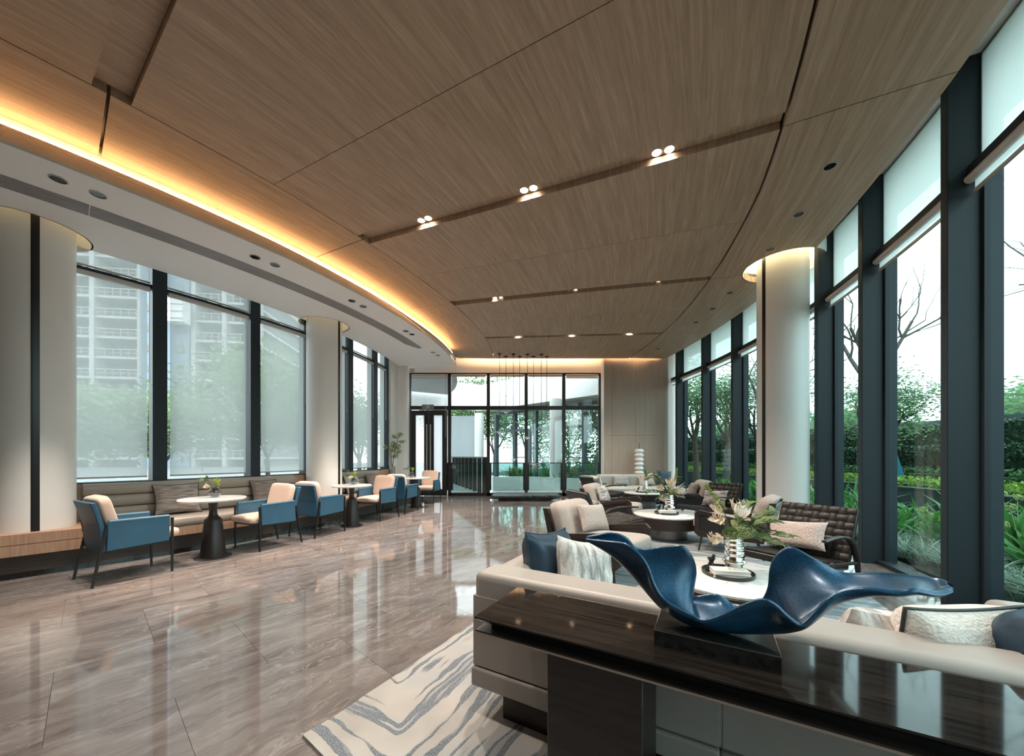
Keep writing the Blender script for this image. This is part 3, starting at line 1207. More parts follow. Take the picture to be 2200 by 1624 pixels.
M['ringled'] = emit('dim_warm_ring_led', (1.0, .80, .40), 22.0)
column('white round column with a dark strip on the bench ledge behind the nearest blue chair', COLS[0][0], .31, -35, 4.62, .47, .43, ZS)
column('white round column with a dark vertical strip between the two leather banquettes', COLS[1][0], .31, -8, 4.62, .47, .43, ZS)
column('large white round column in front of the garden windows', HOLE[0][0], .34, 190, 4.62, 0, .53, ZC)
column('white round column beside the glazed end wall behind the potted tree', Vector((-3.37, 10.62, 0)), .31, None, 4.62, 0)

# ------------------------------------------------------------------ walls and far end
wf = struct('wall_far')
w = MB()
w.bx(-3.4, 2.86, 11.6, 11.80, 3.95, 4.75)
obj(w, 'wall_head', M['white'], wf)
w = MB()
w.bx(-3.9, -3.29, 11.0, 11.8, 0, 4.62)
obj(w, 'wall_return', M['column'], wf)
wr = struct('wall_right')
w = MB().bx(2.86, 5.3, 11.26, 11.75, 0, 4.7)
obj(w, 'wall_core', M['white'], wr)
ed = [2.862, 3.107, 3.83, 4.13, 4.86]
for a, b in zip(ed[:-1], ed[1:]):
    for z0, z1 in ((.0, 1.917), (1.923, 4.46)):
        pb = MB().bx(a + .003, b - .003, 11.215, 11.262, z0, z1)
        n = int((b - a) / .035)
        obj(pb, 'wall_panel', M['wallwood'], wr, bev=.002, seg=1)
# fluting ribs on the panels
rb = MB()
k = 2.88
while k < 4.84:
    if min(abs(k - e) for e in ed) > .012:
        rb.bx(k - .007, k + .007, 11.208, 11.216, .0, 1.915)
        rb.bx(k - .007, k + .007, 11.208, 11.216, 1.925, 4.45)
    k += .030
stuff(obj(rb, 'wall_ribs', M['wallwood'], wr))
w = MB().bx(2.855, 2.862, 11.215, 11.6, 0, 4.46)
obj(w, 'wall_edge', M['white'], wr)
# wall at the back of the lobby, behind the camera
wb = struct('wall_back')
w = MB()
a, b = P(8.9, -62), P(18.4, -62)
d = Vector((math.sin(R(-62)), -math.cos(R(-62)), 0)) * .2
w.prism([(a.x, a.y), (b.x, b.y), (b.x + d.x, b.y + d.y), (a.x + d.x, a.y + d.y)], 0, 4.7)
obj(w, 'wall_panel', M['wallwood'], wb)

wq = struct('wall_side')
obj(MB().arc([(17.9, 0), (18.1, 0), (18.1, 4.7), (17.9, 4.7)], -62, -40.4, 20), 'wall_panel', M['wallwood'], wq)
obj(MB().arc([(8.9, .93), (9.1, .93), (9.1, 4.62), (8.9, 4.62)], -62, -50.5, 12), 'bench_wall', M['column'], wq)
# low wall under the bench windows
wl = struct('wall_left')
w = MB().arc([(8.9, 0), (9.17, 0), (9.17, .93), (8.9, .93)], -62, 3.5, 66)
obj(w, 'low_wall', M['benchwood'], wl)
w = MB().arc([(8.55, -.3), (8.9, -.3), (8.9, .9), (8.55, .9)], -62, 3.5, 66)
obj(w, 'outer_wall', M['concrete'], wl)
w = MB().arc([(8.9, .0), (9.2, .0), (9.2, 4.62), (8.9, 4.62)], -2.4, 4.2, 6)
obj(w, 'end_wall', M['column'], wl)

# ------------------------------------------------------------------ windows behind the bench
ZT = 3.64            # transom
LW = [-50.5, -42.2, -34.4, -26.84, -20.6, -18.6, -13.5, -7.0, -2.5]
wi = 0
blind_names = {-42.2: 'from the first column to the first dark mullion', -34.4: 'between the two mullions above the long banquette', -26.84: 'left of the second column, a tree behind it',
               -18.6: 'narrow one just past the second column', -13.5: 'tall pale one behind the second bistro table', -7.0: 'last one by the potted tree', -50.5: 'hidden by the first column', -61: 'farthest back along the bench'}
for a, b in zip(LW[:-1], LW[1:]):
    if a == -20.6:
        continue
    wi += 1
    win = struct('window_%d' % wi)
    # mullion at the near side, transom, sill, panes
    for e in ([a, b] if b in (-20.6, -2.5) or a == -50.5 else [a]) if a != -18.6 else [a, b][:1]:
        wdt = .055 if e in (-20.6, -18.6, -2.5) else .075
        dt = math.degrees(wdt / 9.05)
        if e == -20.6:
            rng = (e - dt, e)
        else:
            rng = (e - dt, e + dt)
        m = MB().arc([(8.92, .90), (9.13, .90), (9.13, 4.62), (8.92, 4.62)], rng[0], rng[1], 2)
        obj(m, 'mullion', M['frame'], win)
    m = MB().arc([(8.95, ZT), (9.06, ZT), (9.06, ZT + .05), (8.95, ZT + .05)], a, b, 6)
    obj(m, 'transom', M['frame'], win)
    m = MB().arc([(8.93, .90), (9.16, .90), (9.16, .945), (8.93, .945)], a, b, 6)
    obj(m, 'window_sill', M['frame'], win)
    for z0, z1 in ((.945, ZT), (ZT + .05, 4.62)):
        m = MB().arc([(8.98, z0), (8.99, z0), (8.99, z1), (8.98, z1)], a, b, 6)
        obj(m, 'glass_pane', M['glass'], win)
    dd = .75
    for upper in (False, True):
        lab = ('sheer top blind, ' if upper else 'sheer lowered blind, ') + blind_names[a]
        bl = thing('roller_blind', lab, 'blind', group='sheer blinds over the bench')
        a1, b1 = a + dd, b - dd * (1.0 if b != -20.6 else .6)
        if upper:
            z0, z1 = ZT + .06, 4.55
            m = MB().sheet(9.056, a1 - .2, b1 + .2, z0, z1)
            obj(m, 'blind_fabric', M['blind'], bl)
            m = MB().arc([(9.045, z0), (9.067, z0), (9.067, z0 + .02), (9.045, z0 + .02)], a1 - .2, b1 + .2, 6)
            obj(m, 'bottom_bar', M['cassette'], bl)
        else:
            m = MB()
            fr = []
            prf = [(9.085 + .032 * math.cos(q * PI / 5), ZT - .032 + .032 * math.sin(q * PI / 5)) for q in range(10)]
            m.arc(prf, a1 - .15, b1 + .15, 6)
            obj(m, 'cassette', M['cassette'], bl, smooth=50)
            m = MB().sheet(9.061, a1, b1, .995, ZT - .03)
            obj(m, 'blind_fabric', M['blind'], bl)
            m = MB().arc([(9.05, .99), (9.07, .99), (9.07, 1.012), (9.05, 1.012)], a1, b1, 6)
            obj(m, 'bottom_bar', M['cassette'], bl)
            pa, pb_ = P(9.10, b1 + .1, ZT - .04), P(9.10, b1 + .35, ZT - .04)
            pts = [pa, pa + Vector((0, 0, -1.3)), (pa + pb_) / 2 + Vector((0, 0, -1.34)), pb_ + Vector((0, 0, -1.3)), pb_]
            obj(MB().tube(pts, .0025, 5), 'pull_cord', M['cassette'], bl)

# ------------------------------------------------------------------ tall garden windows
rFin = lambda t: rR(t) + .08
rGl = lambda t: rR(t) + .30
tA, tB = theta_on(2020, rFin), theta_on(1843, rFin)
tD, tE, tF = theta_on(1570, rFin), theta_on(1506, rFin), theta_on(1451, rFin)
tC = theta_on(1749, rFin)
tC2 = (tC + tD) / 2
stp = tB - tA
RWIN = [tA - 4 * stp * 1.02, tA - 3 * stp * 1.02, tA - 2 * stp * 1.02, tA - stp * 1.02, tA, tB, tC, tC2, tD, tE, tF, 3.4]
print('fins', [round(x, 2) for x in RWIN])
RN = ['', '', '', 'in the window at the edge of the view', 'between the two nearest dark fins', 'just before the round column', 'behind the round column', 'just past the round column', 'third before the panelled wall', 'second before the panelled wall', 'next to the panelled wall']
for k, (a, b) in enumerate(zip(RWIN[:-1], RWIN[1:])):
    wi += 1
    win = struct('window_%d' % wi)
    # deep fin: front cap and web; its far corner is the edge seen from the room
    dt = math.degrees(.09 / 17.8)
    m = MB().arc([(rFin, 0), (lambda t: rFin(t) + .22, 0), (lambda t: rFin(t) + .22, 4.62), (rFin, 4.62)], a - dt, a, 1)
    m2 = MB().arc([(lambda t: rGl(t) - .02, 0), (lambda t: rGl(t) + .09, 0), (lambda t: rGl(t) + .09, 4.62), (lambda t: rGl(t) - .02, 4.62)], a - dt * 1.35, a + dt * .35, 1)
    obj(m, 'fin', M['frame'], win, bev=.004, seg=1)
    obj(m2, 'mullion', M['frame'], win)
    m = MB().arc([(lambda t: rGl(t) - .10, ZT - .02), (lambda t: rGl(t) + .04, ZT - .02), (lambda t: rGl(t) + .04, ZT + .06), (lambda t: rGl(t) - .10, ZT + .06)], a, b - dt, 4)
    obj(m, 'transom', M['frame'], win)
    m = MB().arc([(lambda t: rGl(t) - .08, 0), (lambda t: rGl(t) + .04, 0), (lambda t: rGl(t) + .04, .045), (lambda t: rGl(t) - .08, .045)], a, b - dt, 4)
    obj(m, 'window_sill', M['frame'], win)
    for z0, z1 in ((.045, ZT - .02), (ZT + .06, 4.62)):
        m = MB().arc([(lambda t: rGl(t) + .01, z0), (lambda t: rGl(t) + .02, z0), (lambda t: rGl(t) + .02, z1), (lambda t: rGl(t) + .01, z1)], a, b - dt, 4)
        obj(m, 'glass_pane', M['glass_r'], win)
    for upper in (False, True):
        nmx = RN[k]
        if RN[k] == '':
            nmx = ('behind the camera, farthest', 'behind the camera, middle', 'behind the camera, nearest the view')[k]
        lab = ('closed pale top blind, ' if upper else 'rolled up blind in a beige cassette, ') + nmx
        bl = thing('roller_blind', lab, 'blind', group='blinds of the garden windows')
        if upper:
            z0, z1 = ZT + .075, 4.60
            m = MB().sheet(lambda t: rGl(t) - .03, a + .05, b - dt - .05, z0, z1)
            obj(m, 'blind_fabric', M['blind_up'], bl)
            m = MB().arc([(lambda t: rGl(t) - .04, z0 - .01), (lambda t: rGl(t) - .02, z0 - .01), (lambda t: rGl(t) - .02, z0 + .012), (lambda t: rGl(t) - .04, z0 + .012)], a + .05, b - dt - .05, 4)
            obj(m, 'bottom_bar', M['cassette'], bl)
        else:
            prf = []
            for q in range(12):
                g_ = q * PI / 6
                prf.append((lambda t, g_=g_: rGl(t) - .095 + .036 * math.cos(g_), ZT - .058 + .036 * math.sin(g_)))
            m = MB().arc(prf, a + .04, b - dt - .04, 4)
            obj(m, 'cassette', M['cassette'], bl, smooth=50)
            m = MB().sheet(lambda t: rGl(t) - .073, a + .1, b - dt - .1, ZT - .16, ZT - .07)
            obj(m, 'blind_fabric', M['blind_up'], bl)
            m = MB().arc([(lambda t: rGl(t) - .083, ZT - .18), (lambda t: rGl(t) - .063, ZT - .18), (lambda t: rGl(t) - .063, ZT - .155), (lambda t: rGl(t) - .083, ZT - .155)], a + .1, b - dt - .1, 4)
            obj(m, 'bottom_bar', M['cassette'], bl)
# spandrel above the glazing on both sides
sp = struct('trim_2')
m = MB().arc([(lambda t: rGl(t) - .02, 4.58), (lambda t: rGl(t) + .25, 4.58), (lambda t: rGl(t) + .25, 4.8), (lambda t: rGl(t) - .02, 4.8)], -62, 3.4, 60)
obj(m, 'window_head', M['frame'], sp)

# ------------------------------------------------------------------ glazed end wall
YE = 11.6
xm = [aty(x, 900, YE).x for x in (880, 965.5, 1049, 1130.5, 1211.5, 1289)]
zt0, zt1 = 2.78, 2.90
for k in range(5):
    wi += 1
    win = struct('window_%d' % wi)
    a, b = xm[k], xm[k + 1]
    for e in ([a, b] if k == 4 else [a]):
        hw = .05 if e not in (xm[0], xm[5]) else .032
        obj(MB().bx(e - hw, e + hw, YE, YE + .12, 0, 3.94), 'mullion', M['frame2'], win)
        if e not in (xm[0],):
            obj(MB().bx(e - hw * 1.9, e + hw * 1.9, YE + .06, YE + .16, .18, 1.07), 'guard_post', M['frame2'], win)
    obj(MB().bx(a, b, YE + .02, YE + .10, zt0, zt1), 'transom', M['frame2'], win)
    obj(MB().bx(a, b, YE + .0, YE + .12, 3.90, 3.96), 'window_head', M['frame2'], win)
    obj(MB().bx(a, b, YE + .05, YE + .06, zt1, 3.9), 'glass_pane', M['glass'], win)
    if k > 0:
        obj(MB().bx(a, b, YE + .0, YE + .12, 0, .10), 'window_sill', M['frame2'], win)
        obj(MB().bx(a, b, YE + .05, YE + .06, .1, zt0), 'glass_pane', M['glass'], win)
        obj(MB().bx(a + .05, b - .05, YE + .12, YE + .15, 1.045, 1.075), 'guard_rail', M['frame2'], win)
        obj(MB().bx(a + .05, b - .05, YE + .13, YE + .14, .16, 1.05), 'guard_glass', M['glass_r'], win)
    bl = thing('roller_blind', 'rolled up blind of the end wall, ' + ('over the double door', 'first bay right of the door', 'second bay right of the door', 'third bay right of the door', 'bay next to the panelled wall')[k], 'blind', group='blinds of the end wall')
    z0 = 3.80 if k in (0, 4) else 3.85
    obj(MB().tube([(a + .06, YE - .01, 3.885), (b - .06, YE - .01, 3.885)], .028, 10), 'cassette', M['cassette'], bl, smooth=50)
    obj(MB().bx(a + .07, b - .07, YE - .012, YE - .009, z0, 3.88), 'blind_fabric', M['white'], bl)
    obj(MB().bx(a + .07, b - .07, YE - .02, YE - .002, z0 - .02, z0), 'bottom_bar', M['cassette'], bl)
    if k == 0:
        obj(MB().tube([(b - .10, YE - .03, 3.86), (b - .10, YE - .03, 1.9), (b - .115, YE - .03, 1.88), (b - .13, YE - .03, 1.9), (b - .12, YE - .03, 3.86)], .004, 5), 'pull_cord', M['cassette'], bl)
# double door
door = struct('door_1')
a, b = xm[0] + .032, xm[1] - .05
mid = aty(921.5, 900, YE).x
for s, (x0, x1) in enumerate(((a + .01, mid - .004), (mid + .004, b - .03))):
    lf = MB()
    st = .165 if s == 0 else .165
    for q in (MB().bx(x0, x0 + .15, YE + .0, YE + .06, .01, zt0 - .02), MB().bx(x1 - .15, x1, YE + .0, YE + .06, .01, zt0 - .02),
              MB().bx(x0 + .15, x1 - .15, YE, YE + .06, .01, .22), MB().bx(x0 + .15, x1 - .15, YE, YE + .06, zt0 - .18, zt0 - .02)):
        lf.merge(q)
    o = obj(lf, 'door_leaf', M['frame2'], door)
    obj(MB().grid([[(x0 + .15, YE + .03, z), (x1 - .15, YE + .03, z)] for z in (.22, zt0 - .18)]), 'frosted_pane', M['frost'], o)
    hx = x1 - .055 if s == 0 else x0 + .055
    h = MB().bx(hx - .022, hx + .022, YE - .055, YE - .035, .55, 2.30)
    h.bx(hx - .012, hx + .012, YE - .036, YE, .75, .78)
    h.bx(hx - .012, hx + .012, YE - .036, YE, 2.05, 2.08)
    obj(h, 'door_handle', M['steel'], o, bev=.003, seg=1)
sg = thing('exit_sign', 'grey exit sign with a running figure mounted over the double door', 'sign', (aty(920, 869, YE).x, YE - .02, 2.86))
obj(MB().bx(-.19, .19, -.035, .0, -.07, .075), 'sign_box', M['sign'], sg, bev=.004, seg=1)
fg = MB()
fg.bx(-.052, -.044, -.039, -.035, -.052, .052).bx(.044, .052, -.039, -.035, -.052, .052).bx(-.052, .052, -.039, -.035, .046, .054).bx(-.052, -.015, -.039, -.035, -.054, -.046).bx(.02, .052, -.039, -.035, -.054, -.046)
fg.box((.005, -.037, .004), (.016, .004, .042), ry=-.35)
fg.box((.018, -.037, -.028), (.010, .004, .036), ry=-.5)
fg.box((-.010, -.037, -.028), (.010, .004, .038), ry=.75)
fg.box((-.012, -.037, .010), (.030, .004, .008), ry=.5)
fg.box((.022, -.037, .006), (.026, .004, .008), ry=.3)
fg.box((.004, -.037, .034), (.016, .004, .016), ry=.78)
obj(fg, 'running_figure', M['signmark'], sg)

# ------------------------------------------------------------------ bench ledge and leather banquettes
bench = thing('bench', 'long curved pale oak bench ledge on a recessed dark plinth under the left windows', 'bench')
RB = 9.86
for ta, tb in ((-61, -38.95), (-22.9, -17.4), (-7.5, 1.6)):
    obj(MB().arc([(9.17, .364), (RB, .364), (RB, .47), (9.17, .47)], ta, tb), 'ledge_top', M['benchwood'], bench)
obj(MB().arc([(9.17, .245), (RB, .245), (RB, .358), (9.17, .358)], -61, 1.6, 64), 'front_band', M['benchwood'], bench)
obj(MB().arc([(9.17, .055), (9.765, .055), (9.765, .245), (9.17, .245)], -61, 1.6, 64), 'kick_panel', M['kickwood'], bench)
obj(MB().arc([(9.17, .0), (9.755, .0), (9.755, .055), (9.17, .055)], -61, 1.6, 64), 'skirting', M['blackstone'], bench)


def banquette(label, ta, tb):
    t = thing('banquette', label, 'banquette')
    n = max(6, int(tb - ta) * 2)
    z0, z1 = .360, .472
    pr = []
    for k in range(9):
        a = -PI / 2 + PI * k / 8
        pr.append((9.868 + .022 * math.cos(a) - .02, (z0 + z1) / 2 + (z1 - z0) / 2 * math.sin(a)))
    pr = [(9.25, z0)] + pr + [(9.25, z1)]
    obj(MB().arc(pr, ta + .05, tb - .05, n), 'seat', M['taupe'], t, smooth=60)
    bz0, bz1 = .474, .935
    h = (bz1 - bz0) / 3
    for q in range(3):
        pr = [(9.172, bz0 + q * h + .001)]
        for k in range(11):
            a = -PI / 2 + PI * k / 10
            pr.append((9.205 + .055 * max(0, math.cos(a)) ** .6, bz0 + (q + .5) * h + (h / 2 - .001) * math.sin(a)))
        pr.append((9.172, bz0 + (q + 1) * h - .001))
        obj(MB().arc(pr, ta + .08, tb - .08, n), 'back_roll', M['taupe'], t, smooth=60)
    return t


banquette('long taupe leather banquette with three padded back rolls, left of the second column', -38.9, -23.0)
banquette('short taupe leather banquette right of the second column', -17.3, -7.6)

# ------------------------------------------------------------------ scatter pillows
def make_pillow(label, mat, w, h, t, loc, rz, lean=15, tilt=0, piping=None, pinch=.09, name='throw_pillow', group=None, crease=0, seed=0, back=None):
    """front faces local +y; leans back towards -y"""
    mb = pillow(w, h, t, pinch, seed=seed, crease=crease)
    m = Matrix.Rotation(R(tilt), 4, 'Y') @ Matrix.Translation((0, 0, 0))
    me = mb.mesh(name, M[mat], 180)
    if piping or back:
        root = thing(name, label, 'pillow', loc, rz, group)
        root.rotation_euler = (R(lean), R(tilt), rz)
        root.rotation_mode = 'XYZ'
        obj(me, 'pillow_cover', None, root)
        if piping:
            pts = pillow_edge(w, h, pinch)
            obj(MB().tube(pts + [pts[0]], .006, 6, caps=False), 'piping', M[piping], root, smooth=180)
        return root
    o = obj(me, name, None)
    o.location = loc
    o.rotation_euler = (R(lean), R(tilt), rz)
    tag(o, label, 'pillow', group)
    return o


def bench_pillow(px, label, mat, w=.50, h=.43):
    t = theta_on(px, 9.42)
    return make_pillow(label, mat, w, h, .13, P(9.40, t, .478), R(t - 90), 17, 0, 'dkpiping')


bench_pillow(386, 'slubbed taupe pillow with dark piping behind the first bistro table', 'linen')
bench_pillow(576, 'brown slub pillow with dark piping half hidden by the first peach chair', 'linen2', .42, .42)
bench_pillow(764, 'grey slub pillow on the short banquette behind the second bistro table', 'greylinen', .44, .40)
bench_pillow(806, 'small brown pillow at the end of the short banquette', 'linen2', .40, .38)

# ------------------------------------------------------------------ bistro tables
def bistro():
    t = thing('bistro_table', 'x', 'table', group='round pedestal tables along the bench')
    obj(MB().lathe([(0, 0), (.19, 0), (.192, .006), (.18, .012), (0, .014)], 40), 'foot_plate', M['tablemetal'], t, smooth=40)
    obj(MB().lathe([(.134, .012), (.132, .03), (.092, .47), (.082, .488), (.055, .515), (.043, .545), (.040, .60), (.046, .66), (.062, .715), (.0, .716)], 40), 'pedestal', M['tablemetal'], t, smooth=40)
    obj(MB().lathe([(0, .716), (.30, .716), (.335, .722), (.345, .734), (.345, .742), (.338, .75), (0, .75)], 56), 'table_top', M['marble'], t, smooth=40)
    return t


T1 = bistro()
T1['label'] = 'round marble bistro table on a dark bell pedestal, nearest the camera'
T1.location = flr(458, 1196)
T2 = again(T1, 'round marble bistro table on a dark bell pedestal beside the second column', flr(755.6, 1129), 1.1)
T3 = again(T1, 'round marble bistro table on a dark bell pedestal in front of the double door', flr(894.5, 1090), 2.3)

# ------------------------------------------------------------------ blue armchairs
def blue_chair():
    t = thing('armchair', 'x', 'chair', group='blue leather armchairs with peach cushions')
    for s in (-1, 1):
        # arm panel with a folded top edge
        pr = [(-.235, .335), (.245, .350), (.250, .612), (.245, .622), (-.215, .628), (-.225, .618)]
        a = MB().prism([(p[0], p[1]) for p in pr], -.017, .017)
        a.xform(Matrix(((0, 0, 1, s * .262), (1, 0, 0, 0), (0, 1, 0, 0), (0, 0, 0, 1))))
        ap = obj(a, 'arm_panel', M['blue'], t, bev=.008)
        obj(MB().tube([(s * .262, -.215, .622), (s * .262, .245, .616)], .021, 10), 'arm_roll', M['blue'], ap, smooth=60)
        # legs
        obj(MB().tube([(s * .272, .268, 0), (s * .272, .268, .60)], [.012, .016], 4), 'leg', M['blackmetal'], t)
        obj(MB().tube([(s * .272, -.330, 0), (s * .270, -.232, .56)], [.013, .017], 4), 'leg', M['blackmetal'], t)
        obj(MB().tube([(s * .262, -.245, .330), (s * .262, .262, .343)], .012, 4), 'side_rail', M['blackmetal'], t)
    # seat pan and cushion
    obj(MB().bx(-.245, .245, -.23, .25, .335, .375), 'seat_pan', M['blue'], t, bev=.008)
    c = cushion(.240, .285, .052, .45, .22, puff=.012)
    c.xform(Matrix.Translation((0, .078, .425)))
    obj(c, 'seat_cushion', M['peach'], t, smooth=180)
    # back panel, kinked at the seam
    rows = []
    w0 = .258
    pro = [(-.222, .325, w0), (-.232, .46, w0 - .004), (-.238, .575, w0 - .012), (-.268, .70, w0 - .006), (-.302, .825, w0)]
    mb = MB()
    for dy in (0, -.038):
        rows.append([[(-w, y + dy, z), (-w * .5, y + dy - .003, z), (0, y + dy - .004, z), (w * .5, y + dy - .003, z), (w, y + dy, z)] for y, z, w in pro])
    loop = []
    for a, b in zip(rows[0], rows[1]):
        loop.append(a + b[::-1])
    mb.grid(loop, closed=True)
    k = len(loop[0])
    n = len(mb.v)
    mb.f.append(tuple(range(k)))
    mb.f.append(tuple(range(n - k, n))[::-1])
    bp_ = obj(mb, 'back_panel', M['blue'], t, bev=.008)
    obj(MB().tube([(-w0 + .014, -.2785, .577), (0, -.284, .577), (w0 - .014, -.2785, .577)], .0022, 5), 'back_seam', M['blue'], bp_)
    c = cushion(.232, .052, .215, .30, .34, puff=0)
    c.xform(Matrix.Translation((0, -.190, .665)) @ Matrix.Rotation(R(14), 4, 'X'))
    obj(c, 'back_cushion', M['peach'], t, smooth=180)
    return t


C1 = blue_chair()
C1['label'] = 'blue leather armchair nearest the camera, seen from behind, left of the first table'


def put(o, x, y, d):
    o.location = (x, y, 0)
    o.rotation_euler = (0, 0, R(d - 90))


put(C1, -4.15, 3.905, 62.5)
for lab, x, y, d in (('blue armchair with peach cushions facing the camera, right of the first table', -3.505, 5.17, -114),
                     ('blue armchair seen from behind, left of the second table', -3.20, 5.99, 70),
                     ('blue armchair with peach cushions facing the camera, right of the second table', -2.75, 7.39, -109),
                     ('blue armchair seen from behind, left of the third table', -2.55, 8.31, 77),
                     ('blue armchair with peach cushions in front of the double door, farthest away', -2.33, 9.95, -97)):
    c = again(C1, lab, (0, 0, 0), 0)
    put(c, x, y, d)

# ------------------------------------------------------------------ small glass vases with flowers on the bistro tables
LEAF_ROUND = leaf_mesh(.055, .050, 'leaf', M['leafdk'], 5, .1, .15)
LEAF_EUC = leaf_mesh(.085, .036, 'leaf', M['leaf'], 6, .12, .25, .15)
LEAF_LONG = leaf_mesh(.12, .035, 'leaf', M['leafdk'], 6, .15, .25, .25)
PETAL = leaf_mesh(.065, .026, 'petal', M['petal'], 5, .25, .5)
PETALL = leaf_mesh(.095, .015, 'petal', M['petal'], 5, .16, .5)
PETALW = leaf_mesh(.09, .014, 'petal', M['petalw'], 5, .16, .5)
SPRIG = leaf_mesh(.05, .022, 'leaf', M['leafyel'], 4, .1, .3)


def leaf_at(me, name, parent, p, d, roll=0.0, s=1.0):
    o = bpy.data.objects.new(name, me)
    COL.objects.link(o)
    o.parent = parent
    orient(o, p, d, roll, s)
    return o


def bloom(parent, me, p, axis, n, spread, rr, name='petal', s=1.0):
    axis = Vector(axis).normalized()
    x = axis.orthogonal().normalized()
    y = axis.cross(x)
    for k in range(n):
        ring = k % 2
        a = 2.399 * k
        sp = spread * (.45 + .55 * ((k * .618) % 1))
        d = axis + (x * math.cos(a) + y * math.sin(a)) * sp
        leaf_at(me, name, parent, Vector(p) + (x * math.cos(a) + y * math.sin(a)) * .006, d, a, s * rr.uniform(.8, 1.1))


def fluff(mb, c, rad, n, size, rr, squash=.8):
    """clump of tiny quads"""
    for k in range(n):
        d = Vector((rr.gauss(0, 1), rr.gauss(0, 1), rr.gauss(0, 1))).normalized()
        q = rr.uniform(.55, 1) * rad
        p = Vector(c) + Vector((d.x * q, d.y * q, d.z * q * squash))
        a = d.orthogonal().normalized()
        b = d.cross(a)
        a = a * math.cos(k) + b * math.sin(k)
        b = d.cross(a)
        mb.add([p + a * size, p + b * size + d * size * .3, p - a * size, p - b * size + d * size * .3], [(0, 1, 2, 3)])
    return mb


def little_vase():
    v = thing('glass_vase', 'x', 'vase', group='round glass vases on the bistro tables')
    obj(MB().lathe([(.022, .0), (.045, .008), (.063, .035), (.070, .068), (.062, .100), (.042, .124), (.034, .130), (.031, .124), (.052, .098), (.060, .068), (.053, .037), (.035, .014), (0, .012)], 32), 'bowl', M['vaseglass'], v, smooth=60)
    obj(MB().lathe([(0, .013), (.033, .015), (.050, .036), (.056, .060), (0, .062)], 28), 'water', M['clearglass'], v, smooth=60)
    return v


def little_flowers(seed):
    rr = random.Random(seed)
    f = thing('flower_posy', 'x', 'flowers', group='small posies in the glass vases')
    st = MB()
    ends = [(-.085, .01, .225), (-.125, -.01, .20), (-.05, -.03, .155), (.02, .0, .20), (.035, .02, .205), (-.01, .03, .19)]
    for e in ends:
        st.tube([(0, 0, .03), (e[0] * .25, e[1] * .3, .12), e], .0025, 5)
    obj(st, 'stems', M['stem'], f)
    for c in (ends[0], ends[1]):
        for k in range(5):
            a = k * 1.26 + seed
            leaf_at(LEAF_ROUND, 'leaf', f, Vector(c) + Vector((rr.uniform(-.03, .02), rr.uniform(-.02, .02), rr.uniform(-.03, .02))), (math.cos(a), .4 * math.sin(a) - .3, math.sin(a) * .8 + .2), rr.uniform(-1, 1), rr.uniform(.8, 1.15))
    bloom(f, PETAL, (-.042, -.03, .135), (-.85, -.5, .35), 13, .75, rr, s=1.0)
    for k in range(9):
        a = k * 2.4
        leaf_at(SPRIG, 'leaf', f, (.025 + rr.uniform(-.02, .02), rr.uniform(-.02, .02), .135 + .008 * k), (.55 * math.cos(a), .55 * math.sin(a), 1), a, rr.uniform(.9, 1.5))
    return f


LV = little_vase()
LV['label'] = 'round clear glass vase on the first bistro table'
LF = little_flowers(3)
LF['label'] = 'small posy of round leaves and a cream bloom on the first bistro table'
tv = [(T1.location + Vector((-.02, .05, .751)), .4), (T2.location + Vector((.02, .03, .751)), .9), (T3.location + Vector((-.12, .0, .751)), .2)]
LV.location, LF.location = tv[0][0], tv[0][0] + Vector((0, 0, .003))
LF.rotation_euler = (0, 0, tv[0][1])
again(LV, 'dark glass ball vase on the second bistro table', tv[1][0], .5)
again(LF, 'small posy with lime sprigs on the second bistro table', tv[1][0] + Vector((0, 0, .003)), tv[1][1])
again(LV, 'dark glass ball vase on the third bistro table', tv[2][0], .8)
again(LF, 'small posy with lime sprigs on the third bistro table', tv[2][0] + Vector((0, 0, .003)), tv[2][1])

# ------------------------------------------------------------------ potted tree by the end wall
pl = thing('potted_tree', 'slender potted tree with feathery pale green leaves beside the glazed end wall', 'plant', (-3.27, 9.86, .47))
obj(MB().lathe([(0, 0), (.075, 0), (.085, .53), (.075, .53), (.07, .48), (0, .48)], 24), 'pot', M['terracotta'], pl, smooth=40)
rr = random.Random(5)
tr = MB()
brs = []
stems = [[(0, 0, .48), (.03, 0, .75), (.10, .0, 1.05), (.17, .02, 1.42)], [(0, 0, .48), (-.03, .0, .70), (-.05, .01, .95), (-.12, .02, 1.12)]]
for s in stems:
    tr.tube(s, [.010, .009, .007, .004], 6)
ends = []
for s, n in ((stems[0], 9), (stems[1], 7)):
    for k in range(n):
        f = .45 + .55 * k / (n - 1)
        i = min(2, int(f * 3))
        p = Vector(s[i]).lerp(Vector(s[i + 1]), f * 3 - i)
        a = k * 2.4 + 1
        e = p + Vector((math.cos(a) * rr.uniform(.12, .26), math.sin(a) * rr.uniform(.1, .2), rr.uniform(.0, .14)))
        tr.tube([p, (p + e) / 2 + Vector((0, 0, .03)), e], [.004, .003, .001], 5)
        ends.append((p, e))
obj(tr, 'stem', M['bark'], pl, smooth=60)
fo = MB()
for p, e in ends:
    for k in range(110):
        f = rr.uniform(.25, 1.1)
        c = p.lerp(e, f) + Vector((rr.gauss(0, .028), rr.gauss(0, .028), rr.gauss(0, .022)))
        d = Vector((rr.uniform(-1, 1), rr.uniform(-1, 1), rr.uniform(-.5, .3))).normalized()
        x = d.orthogonal().normalized()
        L, W = .034, .011
        fo.add([c, c + d * L * .5 + x * W, c + d * L, c + d * L * .5 - x * W], [(0, 1, 2, 3)])
stuff(obj(fo, 'foliage', M['leafpale'], pl))

